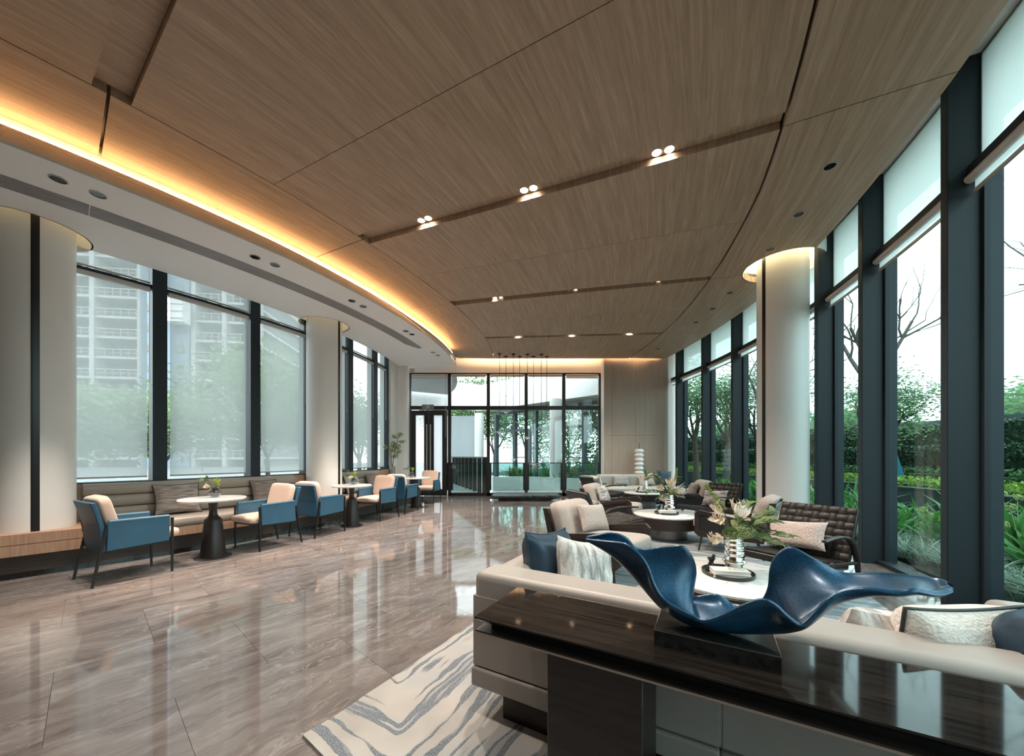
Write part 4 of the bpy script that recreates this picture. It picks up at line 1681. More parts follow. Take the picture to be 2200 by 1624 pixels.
# ------------------------------------------------------------------ stone bench and glass pendants
sb = thing('stone_bench', 'low black stone bench with a rough split edge under the glass pendants', 'bench', (.40, 10.68, 0))
rr = random.Random(9)
n = 40
top = []
fr_, bk_ = [], []
for k in range(n + 1):
    x = -.97 + 1.94 * k / n
    fr_.append((x, -.46 + (0 if k < 18 else rr.uniform(-.02, .05)), rr.uniform(-.004, .006) if k > 18 else 0))
    bk_.append((x + (.0 if k else .02), .46 + rr.uniform(-.015, .015), 0))
mb = MB()
rows = []
for k in range(n + 1):
    f, b = fr_[k], bk_[k]
    e = rr.uniform(-.006, .008)
    mid = ((f[0] + b[0]) / 2, 0, .168 + e)
    rows.append([(f[0], f[1], .108), (f[0], f[1] - .004, .155 + f[2]), (f[0], f[1] + .03 + (0 if k < 18 else rr.uniform(0, .06)), .166 + f[2]), mid, (b[0], b[1], .165), (b[0], b[1], .108)])
mb.grid(rows)
for k in range(n):
    pass
mb.f.append(tuple(range(6)))
mb.f.append(tuple(range(n * 6, n * 6 + 6))[::-1])
mb.f += [(k * 6, (k + 1) * 6, (k + 1) * 6 + 5, k * 6 + 5) for k in range(n)]
obj(mb, 'stone_slab', M['slate'], sb)
obj(MB().bx(-.80, .78, -.34, .34, .03, .108), 'plinth', M['blackstone'], sb)
for x in (-.68, 0, .66):
    obj(MB().bx(x - .03, x + .03, -.28, .28, 0, .03), 'foot', M['blackmetal'], sb)

PD = [(1073, 760, 930), (1087, 765.6, 886), (1103, 760.5, 988), (1116.5, 765.5, 909), (1133, 761, 941), (1146, 765.6, 998), (1163, 761, 961), (1174.6, 765.6, 902)]
pnm = ['at the bench end of the front row', 'highest of the back row', 'second in the front row, hanging low', 'second in the back row', 'third in the front row, before the dark mullion', 'lowest of all, in the back row', 'at the window end of the front row', 'at the window end of the back row']
pe = None
for k, (px, py, pd) in enumerate(PD):
    p = at(px, py, ZC)
    zd = EH + (YH - pd) / F * p.y
    t = thing('pendant_lamp', 'clear glass dish pendant, ' + pnm[k], 'pendant lamp', (p.x, p.y, ZC), .4 * k, 'glass pendants over the stone bench')
    L = ZC - zd
    obj(MB().lathe([(0, 0), (.055, 0), (.055, -.028), (0, -.028)], 24), 'ceiling_rose', M['blackmetal'], t)
    obj(MB().tube([(0, 0, -.02), (0, 0, -L + .12)], .0075, 6), 'rod', M['blackmetal'], t)
    obj(MB().lathe([(0, .02), (.018, .012), (.022, 0), (.018, -.012), (0, -.02)], 12, (0, 0, -L + .13)), 'bead', M['blackmetal'], t, smooth=60)
    obj(MB().lathe([(0, .02), (.014, .01), (.016, 0), (.014, -.01), (0, -.02)], 12, (0, 0, -L + .50)), 'bead', M['blackmetal'], t, smooth=60)
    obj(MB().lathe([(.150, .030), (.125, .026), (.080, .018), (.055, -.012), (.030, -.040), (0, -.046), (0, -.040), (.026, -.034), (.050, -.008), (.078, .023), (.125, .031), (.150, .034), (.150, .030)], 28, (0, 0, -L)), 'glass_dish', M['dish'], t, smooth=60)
    obj(MB().lathe([(0, .018), (.022, .012), (.026, -.006), (.016, -.026), (0, -.030)], 16, (0, 0, -L)), 'frosted_bulb', M['porcelain'], t, smooth=60)
    for a in range(3):
        q = a * 2.094
        obj(MB().tube([(0, 0, -L + .12), (.07 * math.cos(q), .07 * math.sin(q), -L + .02)], .0015, 4), 'hanger', M['blackmetal'], t)

# ------------------------------------------------------------------ rug
SO = Vector((.038, 1.6465, 0))
SR = R(-29.0)
SM = Matrix.Translation(SO) @ Matrix.Rotation(SR, 4, 'Z')
SMI = SM.inverted()
rg = MB()
ri = lambda t: 14.40 if t < -36 else lerp(14.40, 14.10, min(1, (t + 36.6) / 18))
rg.arc([(ri, .0), (17.22, .0), (17.22, .012), (ri, .012)], -36.7, 2.6, 60)
rg.xform(SMI)
ro = obj(rg, 'area_rug', M['rug'])
ro.location = SO
ro.rotation_euler = (0, 0, SR)
tag(ro, 'large curved cream rug with slate blue brush strokes under the lounge seating', 'rug')

# ------------------------------------------------------------------ near sofa (local x runs along it, y away from the camera)
sofa = thing('sofa', 'low stone grey leather sofa behind the dark console, nearest the camera', 'sofa', SO, SR)


def rounded(x0, x1, y0, y1, z0, z1, b, mat, name, parent, seg=4):
    return obj(MB().bx(x0, x1, y0, y1, z0, z1), name, M[mat], parent, bev=b, seg=seg)


rounded(-.262, 1.95, .001, .20, .24, .712, .035, 'sofa', 'backrest', sofa)
for x0, x1 in ((-.262, .787), (.795, 1.95)):
    rounded(x0, x1, -.001, .03, .258, .600, .004, 'sofa', 'back_panel', sofa, 2)
    rounded(x0 - .006, x1 + .003, -.012, .03, .160, .252, .010, 'sofa', 'lower_band', sofa, 2)
rounded(-.26, 1.95, .03, .96, .165, .30, .02, 'sofa', 'base', sofa)
for x0, x1 in ((-.06, .82), (.83, 1.72)):
    c = cushion((x1 - x0) / 2, .385, .085, .3, .12, puff=.01)
    c.xform(Matrix.Translation(((x0 + x1) / 2, .585, .365)))
    obj(c, 'seat_cushion', M['sofa'], sofa, smooth=180)
rounded(-.26, -.07, .18, .93, .24, .69, .035, 'sofa', 'armrest', sofa)
rounded(1.74, 1.95, .18, .80, .24, .70, .035, 'sofa', 'armrest', sofa)
for x0, x1 in ((-.12, .50), (.62, 1.20), (1.3, 1.8)):
    obj(MB().bx(x0, x1, .05, .85, .012, .165), 'plinth', M['espresso'], sofa)

# pillows on the near sofa
def sofa_pt(u, v, z):
    return SM @ Vector((u, v, z))


make_pillow('navy leather pillow standing at the bench end of the near sofa', 'navy', .44, .42, .20, sofa_pt(-.03, .44, .435), SR + R(-98), 8, -6, 'navy', .12, crease=.22, seed=2)
make_pillow('ivory pillow with ribbed pattern on one side, next to the navy pillow', 'ivory', .42, .40, .17, sofa_pt(.18, .42, .435), SR + R(-116), 14, -12, None, .12, crease=.25, seed=5)
make_pillow('fluffy white pillow with a charcoal edge at the window end of the near sofa', 'fluffy', .40, .36, .20, sofa_pt(1.44, .335, .44), SR + R(31), 12, 0, 'dkpiping', .07)
make_pillow('ivory ribbed pillow tucked behind the fluffy white one', 'ivory', .38, .34, .16, sofa_pt(1.27, .40, .43), SR + R(24), 26, 6, None, .08)
make_pillow('navy leather pillow against the window end arm of the near sofa', 'navy', .44, .40, .22, sofa_pt(1.61, .37, .44), SR + R(50), 18, 0, 'navy', .10, crease=.12, seed=8)

# ------------------------------------------------------------------ console table
con = thing('console_table', 'long dark stained console table behind the near sofa', 'console', SO, SR)
poly = [(0, -.362), (2.05, -.362), (2.05, -.018), (0, -.018)]
mb = MB()
x0, x1, y0, y1 = 0.0, 2.05, -.364, -.016
q = .028
mb.add([(x0, y0, .690), (x1, y0, .690), (x1, y1, .690), (x0, y1, .690),
        (x0, y0, .684), (x1, y0, .684), (x1, y1, .684), (x0, y1, .684),
        (x0 + q, y0 + q, .662), (x1 - q, y0 + q, .662), (x1 - q, y1, .662), (x0 + q, y1, .662)],
       [(0, 1, 2, 3), (4, 5, 1, 0), (5, 6, 2, 1), (6, 7, 3, 2), (7, 4, 0, 3),
        (8, 9, 5, 4), (9, 10, 6, 5), (10, 11, 7, 6), (11, 8, 4, 7), (11, 10, 9, 8)])
obj(mb, 'table_top', M['darkwood'], con)
obj(MB().bx(.05, 2.0, -.325, -.03, .640, .662), 'apron', M['blackmetal'], con)
obj(MB().bx(.0, 2.05, -.358, -.02, .628, .640), 'lower_board', M['espresso'], con)
obj(MB().bx(.0, 2.05, -.3605, -.3575, .6285, .6345), 'metal_edge', M['bronze_edge'] if 'bronze_edge' in M else pbr('pale_bronze_edge', (.38, .30, .25), .35, metal=.6), con)
for a, b in ((.280, .587), (1.55, 1.86)):
    obj(MB().bx(a, b, -.34, -.055, .0, .628), 'leg', M['espresso'], con, bev=.003, seg=1)

# ------------------------------------------------------------------ sculpture on its plinth
sc = thing('sculpture', 'flowing blue bronze ribbon sculpture on a black block on the console', 'sculpture', SO, SR)
sx0, sx1, sy0, sy1 = .607, .929, -.258, -.078
obj(MB().bx(sx0, sx1, sy0, sy1, .690, .738), 'plinth', M['blackstone'], sc)
eg = MB()
for a, b in (((sx0, sy0), (sx1, sy0)), ((sx1, sy0), (sx1, sy1)), ((sx1, sy1), (sx0, sy1)), ((sx0, sy1), (sx0, sy0))):
    eg.tube([(a[0], a[1], .738), (b[0], b[1], .738)], .0012, 4)
obj(eg, 'polished_edge', M['steel'], sc)
CL = SO + (Matrix.Rotation(SR, 3, 'Z') @ Vector((.768, -.168, 0)))
UX = Matrix.Rotation(SR, 3, 'Z') @ Vector((1, 0, 0))
VX = Matrix.Rotation(SR, 3, 'Z') @ Vector((0, 1, 0))


def ray_pt(px, py, w):
    """point on the sight line (px, py) lying w behind the ribbon's centre plane"""
    o = CL + VX * w
    k = (px - X0) / F
    t = (k * o.y - o.x) / (UX.x - k * UX.y)
    p = o + UX * t
    return Vector((p.x, p.y, EH + (YH - py) / F * p.y))


FR = [(1258, 1157, .0), (1310, 1162, -.02), (1345, 1167, -.03), (1375, 1190, -.04), (1392, 1216, -.05), (1402, 1248, -.06), (1420, 1281, -.07), (1450, 1303, -.08), (1485, 1321, -.085), (1510, 1332, -.09), (1550, 1320, -.09), (1600, 1296, -.09), (1637, 1285, -.09), (1665, 1296, -.09), (1692, 1322, -.09), (1722, 1342, -.085), (1752, 1316, -.07), (1786, 1282, -.06), (1820, 1267, -.05), (1870, 1264, -.05), (1930, 1272, -.05), (1968, 1267, -.045), (2012, 1275, -.03), (2045, 1266, -.005)]
BK = [(1258, 1156, .005), (1308, 1143, .03), (1345, 1152, .05), (1375, 1178, .07), (1440, 1171, .09), (1474, 1174, .10), (1494, 1212, .11), (1488, 1250, .11), (1474, 1276, .10), (1500, 1279, .10), (1536, 1275, .10), (1566, 1293, .10), (1600, 1306, .08), (1632, 1292, .08), (1650, 1258, .09), (1655, 1212, .10), (1674, 1183, .11), (1702, 1174, .11), (1750, 1200, .10), (1806, 1231, .10), (1884, 1231, .09), (1960, 1239, .085), (2022, 1246, .06), (2047, 1257, .01)]
MD = [(1258, 1159, .0), (1308, 1190, .0), (1345, 1222, .0), (1375, 1256, .0), (1396, 1281, .0), (1418, 1303, .0), (1445, 1322, -.01), (1478, 1340, -.02), (1513, 1350, -.02), (1552, 1357, -.02), (1592, 1361, -.02), (1622, 1362, -.02), (1652, 1362, -.02), (1678, 1361, -.02), (1702, 1357, -.02), (1727, 1346, -.03), (1756, 1325, -.02), (1788, 1301, -.01), (1822, 1288, -.01), (1872, 1279, -.015), (1932, 1278, -.02), (1968, 1274, -.02), (2014, 1277, -.015), (2046, 1264, .0)]


def cat(pts, f):
    n = len(pts) - 1
    x = min(max(f, 0), .99999) * n
    i = int(x)
    u = x - i
    p0, p1, p2, p3 = pts[max(0, i - 1)], pts[i], pts[i + 1], pts[min(n, i + 2)]
    return .5 * ((2 * p1) + (p2 - p0) * u + (2 * p0 - 5 * p1 + 4 * p2 - p3) * u * u + (3 * p1 - p0 - 3 * p2 + p3) * u ** 3)


LF_, LM_, LB_ = ([ray_pt(*q) for q in L] for L in (FR, MD, BK))
rows = []
NS = 110
for k in range(NS + 1):
    f = k / NS
    a, m, b = cat(LF_, f), cat(LM_, f), cat(LB_, f)
    h1 = m.lerp(a, .45) + Vector((0, 0, -.10 * (a.z - m.z)))
    i1 = m.lerp(b, .35) + Vector((0, 0, -.22 * (b.z - m.z)))
    i2 = m.lerp(b, .72) + Vector((0, 0, -.14 * (b.z - m.z))) + VX * .012
    key = [a, h1, m + VX * .012, i1, i2, b]
    row = []
    for q in range(17):
        row.append(cat(key, q / 16))
    rows.append(row)
mb = MB().grid(rows).xform(SMI)
so_ = obj(mb, 'bronze_ribbon', M['sculpt'], sc, smooth=180)
md = so_.modifiers.new('thickness', 'SOLIDIFY')
md.thickness = .014
md.offset = 0
md = so_.modifiers.new('round', 'SUBSURF')
md.levels = md.render_levels = 1

# ------------------------------------------------------------------ lounge chairs
def beam(mb, prof, x0, x1):
    """prism of a (y, z) outline between x0 and x1"""
    n = len(prof)
    vs = [(x0, y, z) for y, z in prof] + [(x1, y, z) for y, z in prof]
    fs = [tuple(range(n)), tuple(range(n, 2 * n))[::-1]] + [(i, n + i, n + (i + 1) % n, (i + 1) % n) for i in range(n)]
    mb.add(vs, fs)
    return mb


def ring_beam(mb, outer, inner, x0, x1):
    n = len(outer)
    vs = []
    for x in (x0, x1):
        vs += [(x, y, z) for y, z in outer] + [(x, y, z) for y, z in inner]
    fs = []
    for i in range(n):
        j = (i + 1) % n
        fs += [(i, j, n + j, n + i), (2 * n + j, 2 * n + i, 3 * n + i, 3 * n + j),
               (i, 2 * n + i, 2 * n + j, j), (n + i, n + j, 3 * n + j, 3 * n + i)]
    mb.add(vs, fs)
    return mb


def tweed_chair():
    t = thing('lounge_chair', 'x', 'armchair', group='tweed lounge chairs with dark timber sides')
    out = [(-.40, .20), (-.525, .70), (-.455, .70), (-.395, .435), (.325, .545), (.375, .50), (.375, .235), (.325, .19)]
    inn = [(-.335, .265), (-.358, .372), (-.357, .376), (-.35, .383), (.29, .490), (.315, .462), (.315, .275), (.29, .255)]
    for s in (-1, 1):
        a, b = s * .325, s * .365
        sf = obj(ring_beam(MB(), out, inn, a, b), 'side_frame', M['espresso'], t, bev=.006)
        obj(beam(MB(), inn, s * .335, s * .352), 'side_infill', M['blackleather'], sf)
        obj(MB().tube([(s * .345, .29, .20), (s * .355, .325, 0)], [.019, .012], 4), 'leg', M['espresso'], t)
        obj(MB().tube([(s * .345, -.34, .20), (s * .355, -.40, 0)], [.019, .012], 4), 'leg', M['espresso'], t)
    obj(MB().bx(-.325, .325, -.36, .33, .205, .235), 'seat_frame', M['espresso'], t)
    c = cushion(.318, .385, .095, .45, .16, 32, 18, puff=.02)
    for i, p in enumerate(c.v):
        k = 1 - .05 * (.5 + .5 * math.cos(p[0] / .318 * 3 * PI)) if p[2] > 0 else 1
        c.v[i] = (p[0], p[1], p[2] * k)
    c.xform(Matrix.Translation((0, .035, .345)) @ Matrix.Rotation(R(3.5), 4, 'X'))
    obj(c, 'seat_cushion', M['boucle'], t, smooth=180)
    c = cushion(.318, .085, .265, .40, .32, 36, 18)
    for i, p in enumerate(c.v):
        d = 0
        if p[1] > 0:
            d = .014 * math.cos(p[0] / .318 * 3 * PI) * (1 - (p[2] / .27) ** 2)
        roll = -.05 * max(0, (p[2] - .12) / .14) ** 2
        c.v[i] = (p[0], p[1] + d + roll, p[2])
    c.xform(Matrix.Translation((0, -.355, .520)) @ Matrix.Rotation(R(15), 4, 'X'))
    bc = obj(c, 'back_cushion', M['boucle'], t, smooth=180)
    for x in (-.105, .105):
        obj(MB().lathe([(0, .006), (.012, .003), (.013, 0), (0, -.004)], 10).xform(Matrix.Translation((x, -.262, .53)) @ Matrix.Rotation(R(-75), 4, 'X')), 'button', M['boucle'], bc)
    sh = MB()
    rows = []
    for x in (-.325, .325):
        rows.append([(x, -.40, .21), (x, -.455, .42), (x, -.52, .665), (x, -.50, .675), (x, -.43, .42), (x, -.375, .215)])
    sh.grid(rows, closed=True)
    sh.f += [tuple(range(6)), tuple(range(6, 12))[::-1]]
    obj(sh, 'back_shell', M['greyshell'], t, bev=.008)
    return t


def strap_mesh(length, wdt, n, phase, amp, name):
    mb = MB()
    rows = []
    m = n * 4
    for k in range(m + 1):
        s = k / m * n
        h = amp * math.cos(PI * (s + phase) + PI / 2 * 0)
        h = math.copysign(abs(h / amp) ** .6, h) * amp
        y = length * k / m
        rows.append([(-wdt / 2, y, h - .0025), (-wdt / 2 + .006, y, h + .0015), (wdt / 2 - .006, y, h + .0015), (wdt / 2, y, h - .0025)])
    mb.grid(rows)
    return mb.mesh(name, M['strap'], 180)


def strap_chair():
    t = thing('woven_chair', 'x', 'armchair', group='woven black leather lounge chairs')
    W = .62
    # slabs under the weave
    bl = MB()
    by, bz, ty, tz = -.29, .315, -.50, .785
    ang = math.atan2(-(ty - by), tz - bz)
    Lb = math.hypot(ty - by, tz - bz)
    mB = Matrix.Translation((0, by, bz)) @ Matrix.Rotation(PI / 2 + ang, 4, 'X')   # local y up the back, local z towards the sitter's rear
    mB = Matrix.Translation((0, by, bz)) @ Matrix.Rotation(ang, 4, 'X') @ Matrix(((1, 0, 0, 0), (0, 0, 1, 0), (0, 1, 0, 0), (0, 0, 0, 1)))
    b = MB().bx(-W / 2, W / 2, 0, Lb, -.055, -.004)
    b.xform(mB)
    brest = obj(b, 'backrest', M['blackleather'], t, bev=.014, seg=3)
    fy, fz = .37, .405
    angs = math.atan2(fz - bz, fy - by)
    Ls = math.hypot(fy - by, fz - bz)
    mS = Matrix.Translation((0, by, bz)) @ Matrix.Rotation(angs, 4, 'X')
    s_ = MB().bx(-W / 2, W / 2, -.02, Ls, -.075, -.006)
    s_.xform(mS)
    seat_ = obj(s_, 'seat', M['blackleather'], t, bev=.018, seg=3)
    NX = 9
    wx = W / NX
    for (mm, L, nrow, own) in ((mB, Lb, 7, brest), (mS, Ls, 9, seat_)):
        v0 = strap_mesh(L - .012, wx - .003, nrow, .5, .0030, 'strap')
        v1 = strap_mesh(L - .012, wx - .003, nrow, 1.5, .0030, 'strap')
        rl = L / nrow
        h0 = strap_mesh(W - .012, rl - .003, NX, 1.5, .0030, 'strap')
        h1 = strap_mesh(W - .012, rl - .003, NX, .5, .0030, 'strap')
        for k in range(NX):
            o = bpy.data.objects.new('strap', v0 if k % 2 == 0 else v1)
            COL.objects.link(o)
            o.parent = own
            o.matrix_local = mm @ Matrix.Translation((-W / 2 + wx * (k + .5), .006, .001))
        for k in range(nrow):
            o = bpy.data.objects.new('strap', h0 if k % 2 == 0 else h1)
            COL.objects.link(o)
            o.parent = own
            o.matrix_local = mm @ Matrix.Translation((W / 2 - .006, rl * (k + .5), .001)) @ Matrix.Rotation(PI / 2, 4, 'Z')
    for s in (-1, 1):
        x = s * (W / 2 + .022)
        path = [(x, -.47, 0), (x, -.435, .18), (x, -.385, .36), (x, -.31, .48), (x, -.20, .545), (x, -.04, .572), (x, .12, .575), (x, .25, .565)]
        obj(MB().tube(path, [.015, .018, .022, .024, .025, .025, .024, .018], 8, flat=(1.15, .62)), 'arm', M['espresso'], t, smooth=60)
        obj(MB().tube([(x, .10, .36), (x, .30, .21), (x, .37, 0)], [.020, .018, .012], 6), 'leg', M['espresso'], t, smooth=60)
        obj(MB().tube([(x, .33, .375), (x, -.05, .335), (x, -.40, .30)], .016, 6), 'side_rail', M['espresso'], t, smooth=60)
    return t


L1 = tweed_chair()
L1['label'] = 'oatmeal tweed lounge chair with dark timber sides, nearest the camera behind the sculpture'


def put(o, x, y, d, z=.012):
    o.location = (x, y, z)
    o.rotation_euler = (0, 0, R(d - 90))


put(L1, .97, 3.86, -43)
for lab, x, y, d in (('tweed lounge chair with a striped pillow, on the bench side of the farthest coffee table', 1.83, 6.42, -32),
                     ('tweed lounge chair turned away, its grey back towards the camera, by the round column', 2.99, 4.90, 138),
                     ('tweed lounge chair by the garden windows beside the farthest coffee table', 3.62, 7.65, 172)):
    put(again(L1, lab, (0, 0, 0), 0), x, y, d)
R1 = strap_chair()
R1['label'] = 'woven dark leather lounge chair with a pink pillow, nearest the garden windows'
put(R1, 2.62, 3.37, 209)
for lab, x, y, d in (('black leather lounge chair seen from behind, next to the nearest tweed chair', 1.40, 5.22, 17),
                     ('black leather lounge chair seen from behind, by the far sofa', 2.27, 8.85, 17),
                     ('woven black leather lounge chair with a striped pillow by the middle coffee table', 3.46, 6.42, 205)):
    put(again(R1, lab, (0, 0, 0), 0), x, y, d)


def chair_pillow(label, mat, x, y, d, back, w, h, up=.425, t=.13, lean=24, side=0.0, tilt=0, piping=None):
    a = R(d)
    dx, dy = math.cos(a), math.sin(a)
    p = Vector((x - dx * back + dy * side, y - dy * back - dx * side, up + .012))
    return make_pillow(label, mat, w, h, t, p, R(d - 90), lean, tilt, piping, .09)


chair_pillow('ribbed oatmeal pillow on the nearest tweed chair', 'weave2', .97, 3.86, -52, .12, .46, .31, .445, side=-.05, tilt=-5)
chair_pillow('pink basket weave pillow on the nearest woven chair', 'weave', 2.62, 3.37, 209, .17, .50, .28, .375, side=.06, tilt=5)
chair_pillow('striped pillow on the tweed chair beside the farthest table', 'stripe', 1.83, 6.42, -32, .15, .44, .30, .445)
chair_pillow('striped pillow on the woven chair by the middle coffee table', 'stripe', 3.46, 6.42, 205, .17, .46, .30, .375, tilt=4)
chair_pillow('grey patterned pillow on the black chair next to the nearest tweed chair', 'greylinen', 1.40, 5.22, 17, .17, .42, .30, .375)
chair_pillow('white pillow on the black chair by the far sofa', 'white', 2.27, 8.85, 17, .15, .44, .44, .375, lean=16)
chair_pillow('brown pillow on the tweed chair by the garden windows', 'linen2', 3.62, 7.65, 172, .15, .40, .28, .445)

# ------------------------------------------------------------------ coffee tables
def coffee_table():
    t = thing('coffee_table', 'x', 'table', group='round coffee tables on the rug')
    obj(MB().lathe([(0, 0), (.30, 0), (.30, .20), (0, .20)], 56), 'drum_base', M['steel_dk'], t, smooth=40)
    obj(MB().lathe([(0, .185), (.49, .185), (.50, .19), (.50, .345), (.494, .350), (0, .350)], 72), 'rim', M['espresso'], t, smooth=40)
    obj(MB().lathe([(0, .35), (.488, .35), (.490, .352), (.490, .366), (.486, .369), (0, .369)], 72), 'table_top', M['marble'], t, smooth=40)
    return t


M['steel_dk'] = pbr('brushed_gunmetal', (.20, .19, .185), .28, metal=1, var=.1, vscale=4, stretch=(1, 1, 30))
K1 = coffee_table()
K1['label'] = 'round white marble coffee table nearest the camera, behind the sculpture'
K1.location = (1.645, 2.75, .012)
K2 = again(K1, 'round white marble coffee table in the middle of the rug, on a steel drum', (2.42, 5.65, .012), .7)
K3 = again(K1, 'round white marble coffee table in front of the far sofa', (3.27, 9.0, .012), 1.9)

# things on the coffee tables
ZTOP = .012 + .369


def ribbed_vase():
    v = thing('chrome_vase', 'x', 'vase', group='ribbed chrome vases on the coffee tables')
    pr = [(0, 0), (.058, 0)]
    zs = [.0, .02, .045, .062, .085, .105, .13, .15, .172, .19, .21, .228, .246, .262, .278, .285]
    rs = [.058, .080, .056, .060, .082, .066, .058, .070, .060, .067, .058, .064, .057, .062, .056, .060]
    for k in range(len(zs) - 1):
        for q in range(4):
            f = q / 4
            pr.append((lerp(rs[k], rs[k + 1], .5 - .5 * math.cos(PI * f)), lerp(zs[k], zs[k + 1], f)))
    pr += [(.060, .285), (.052, .284), (.050, .24), (0, .24)]
    obj(MB().lathe(pr[1:], 40), 'body', M['chrome'], v, smooth=60)
    return v


def bouquet(seed, kind):
    rr = random.Random(seed)
    f = thing('bouquet', 'x', 'flowers', group='large bouquets in the chrome vases')
    st = MB()
    # spike
    # eucalyptus sprays on the +x side
    sprays = [((.20, -.02, .13), 13), ((.27, .04, .07), 13), ((.16, .10, .17), 11), ((.26, -.09, .0), 12), ((.13, -.12, .10), 10), ((.18, -.10, -.05), 9), ((.08, .03, .17), 9)]
    if kind == 1:
        sprays = [((-.12, .10, .22), 10), ((-.22, .02, .02), 9), ((-.10, -.05, -.04), 6), ((.10, .12, .18), 8)]
    if kind == 2:
        sprays = [((.20, .0, .12), 11), ((.22, .05, .05), 10), ((.10, .06, .18), 10), ((.02, .0, .20), 8)]
    for e, n in sprays:
        e = Vector(e)
        b = Vector((0, 0, -.04))
        m = (b + e) / 2 + Vector((0, 0, .06))
        pts = [b.lerp(m, q / 3).lerp(m.lerp(e, q / 3), q / 3) for q in range(4)]
        st.tube(pts, .0025, 5)
        for k in range(n):
            q = .25 + .75 * k / (n - 1)
            p = b.lerp(m, q).lerp(m.lerp(e, q), q)
            d = (e - b).normalized()
            sd = d.cross(Vector((0, 0, 1))).normalized() * (1 if k % 2 else -1)
            dr = d * .9 + sd * .75 + Vector((0, 0, rr.uniform(-.2, .35)))
            leaf_at(LEAF_LONG if kind == 1 else LEAF_EUC, 'leaf', f, p, dr, rr.uniform(-.7, .7), rr.uniform(.8, 1.2))
    # cream petalled blooms
    if kind == 0:
        bl = [((-.10, -.06, .08), (-.9, -.5, .65), PETALL, 26, .6, 1.15), ((.02, -.03, .12), (.1, -.4, 1), PETALW, 26, .55, 1.0), ((.05, .06, .13), (.35, .3, 1), PETALL, 22, .6, 1.0), ((-.03, .08, .12), (-.3, .5, 1), PETALL, 12, .5, 1.0), ((-.115, -.05, -.005), (-1, -.5, -.15), PETAL, 14, .9, 1.1)]
    elif kind == 1:
        bl = [((.0, -.03, .11), (.0, -.3, 1), PETALL, 32, .8, 1.25), ((-.09, -.04, .05), (-.8, -.4, .6), PETALL, 26, .75, 1.1), ((.08, .0, .03), (.6, -.5, .5), PETALL, 20, .75, 1.0)]
    else:
        bl = [((-.10, -.03, .06), (-.9, -.3, .6), PETALW, 26, .75, 1.2), ((-.04, -.06, .05), (-.3, -.8, .5), PETAL, 12, .8, 1.2)]
    for p, a, me, n, sp, s in bl:
        st.tube([(0, 0, -.05), p], .003, 5)
        bloom(f, me, p, a, n, sp, rr, s=s)
    # green hydrangea heads
    hy = MB()
    if kind == 0:
        for c, q in (((-.01, -.085, .035), .062), ((-.06, -.07, .02), .05), ((.045, -.07, .03), .045)):
            fluff(hy, c, q, 620, .0048, rr)
        leaf_at(LEAF_ROUND, 'leaf', f, (-.075, -.085, .0), (-.3, -.4, .9), .2, 1.5)
    else:
        fluff(hy, (.02, -.03, .04), .06, 260, .008, rr)
    stuff(obj(hy, 'flower_head', M['hydr'], f))
    # feathery white plumes
    if kind == 1:
        for e in ((.17, .0, .12), (.20, -.02, .05), (.15, -.04, -.02)):
            e = Vector(e)
            st.tube([(0, 0, -.03), e], .0025, 5)
            for k in range(14):
                q = .4 + .6 * k / 13
                sd = Vector((0, 0, 1)) * (1 if k % 2 else -1)
                leaf_at(PETALW, 'petal', f, e * q, e.normalized() + sd * .9, rr.uniform(-1, 1), .55)
    # tall flower spike
    tip = Vector((-.16, .03, .33)) if kind == 0 else (Vector((.12, .05, .36)) if kind == 1 else Vector((-.02, .0, .30)))
    st.tube([(0, 0, -.05), tip * .5 + Vector((.02, 0, 0)), tip], [.003, .003, .001], 5)
    sp = MB()
    for k in range(60):
        q = .5 + .5 * k / 60
        a = k * 2.4
        r_ = .017 * (1 - (q - .5) * 1.8) + .003
        c = (tip * .5 + Vector((.02, 0, 0))).lerp(tip, (q - .5) * 2) + Vector((math.cos(a) * r_, math.sin(a) * r_, 0))
        sp.box(c, (.007, .007, .007), rz=a)
    stuff(obj(sp, 'flower_spike', M['leafyel'], f))
    obj(st, 'stems', M['stem'], f)
    return f


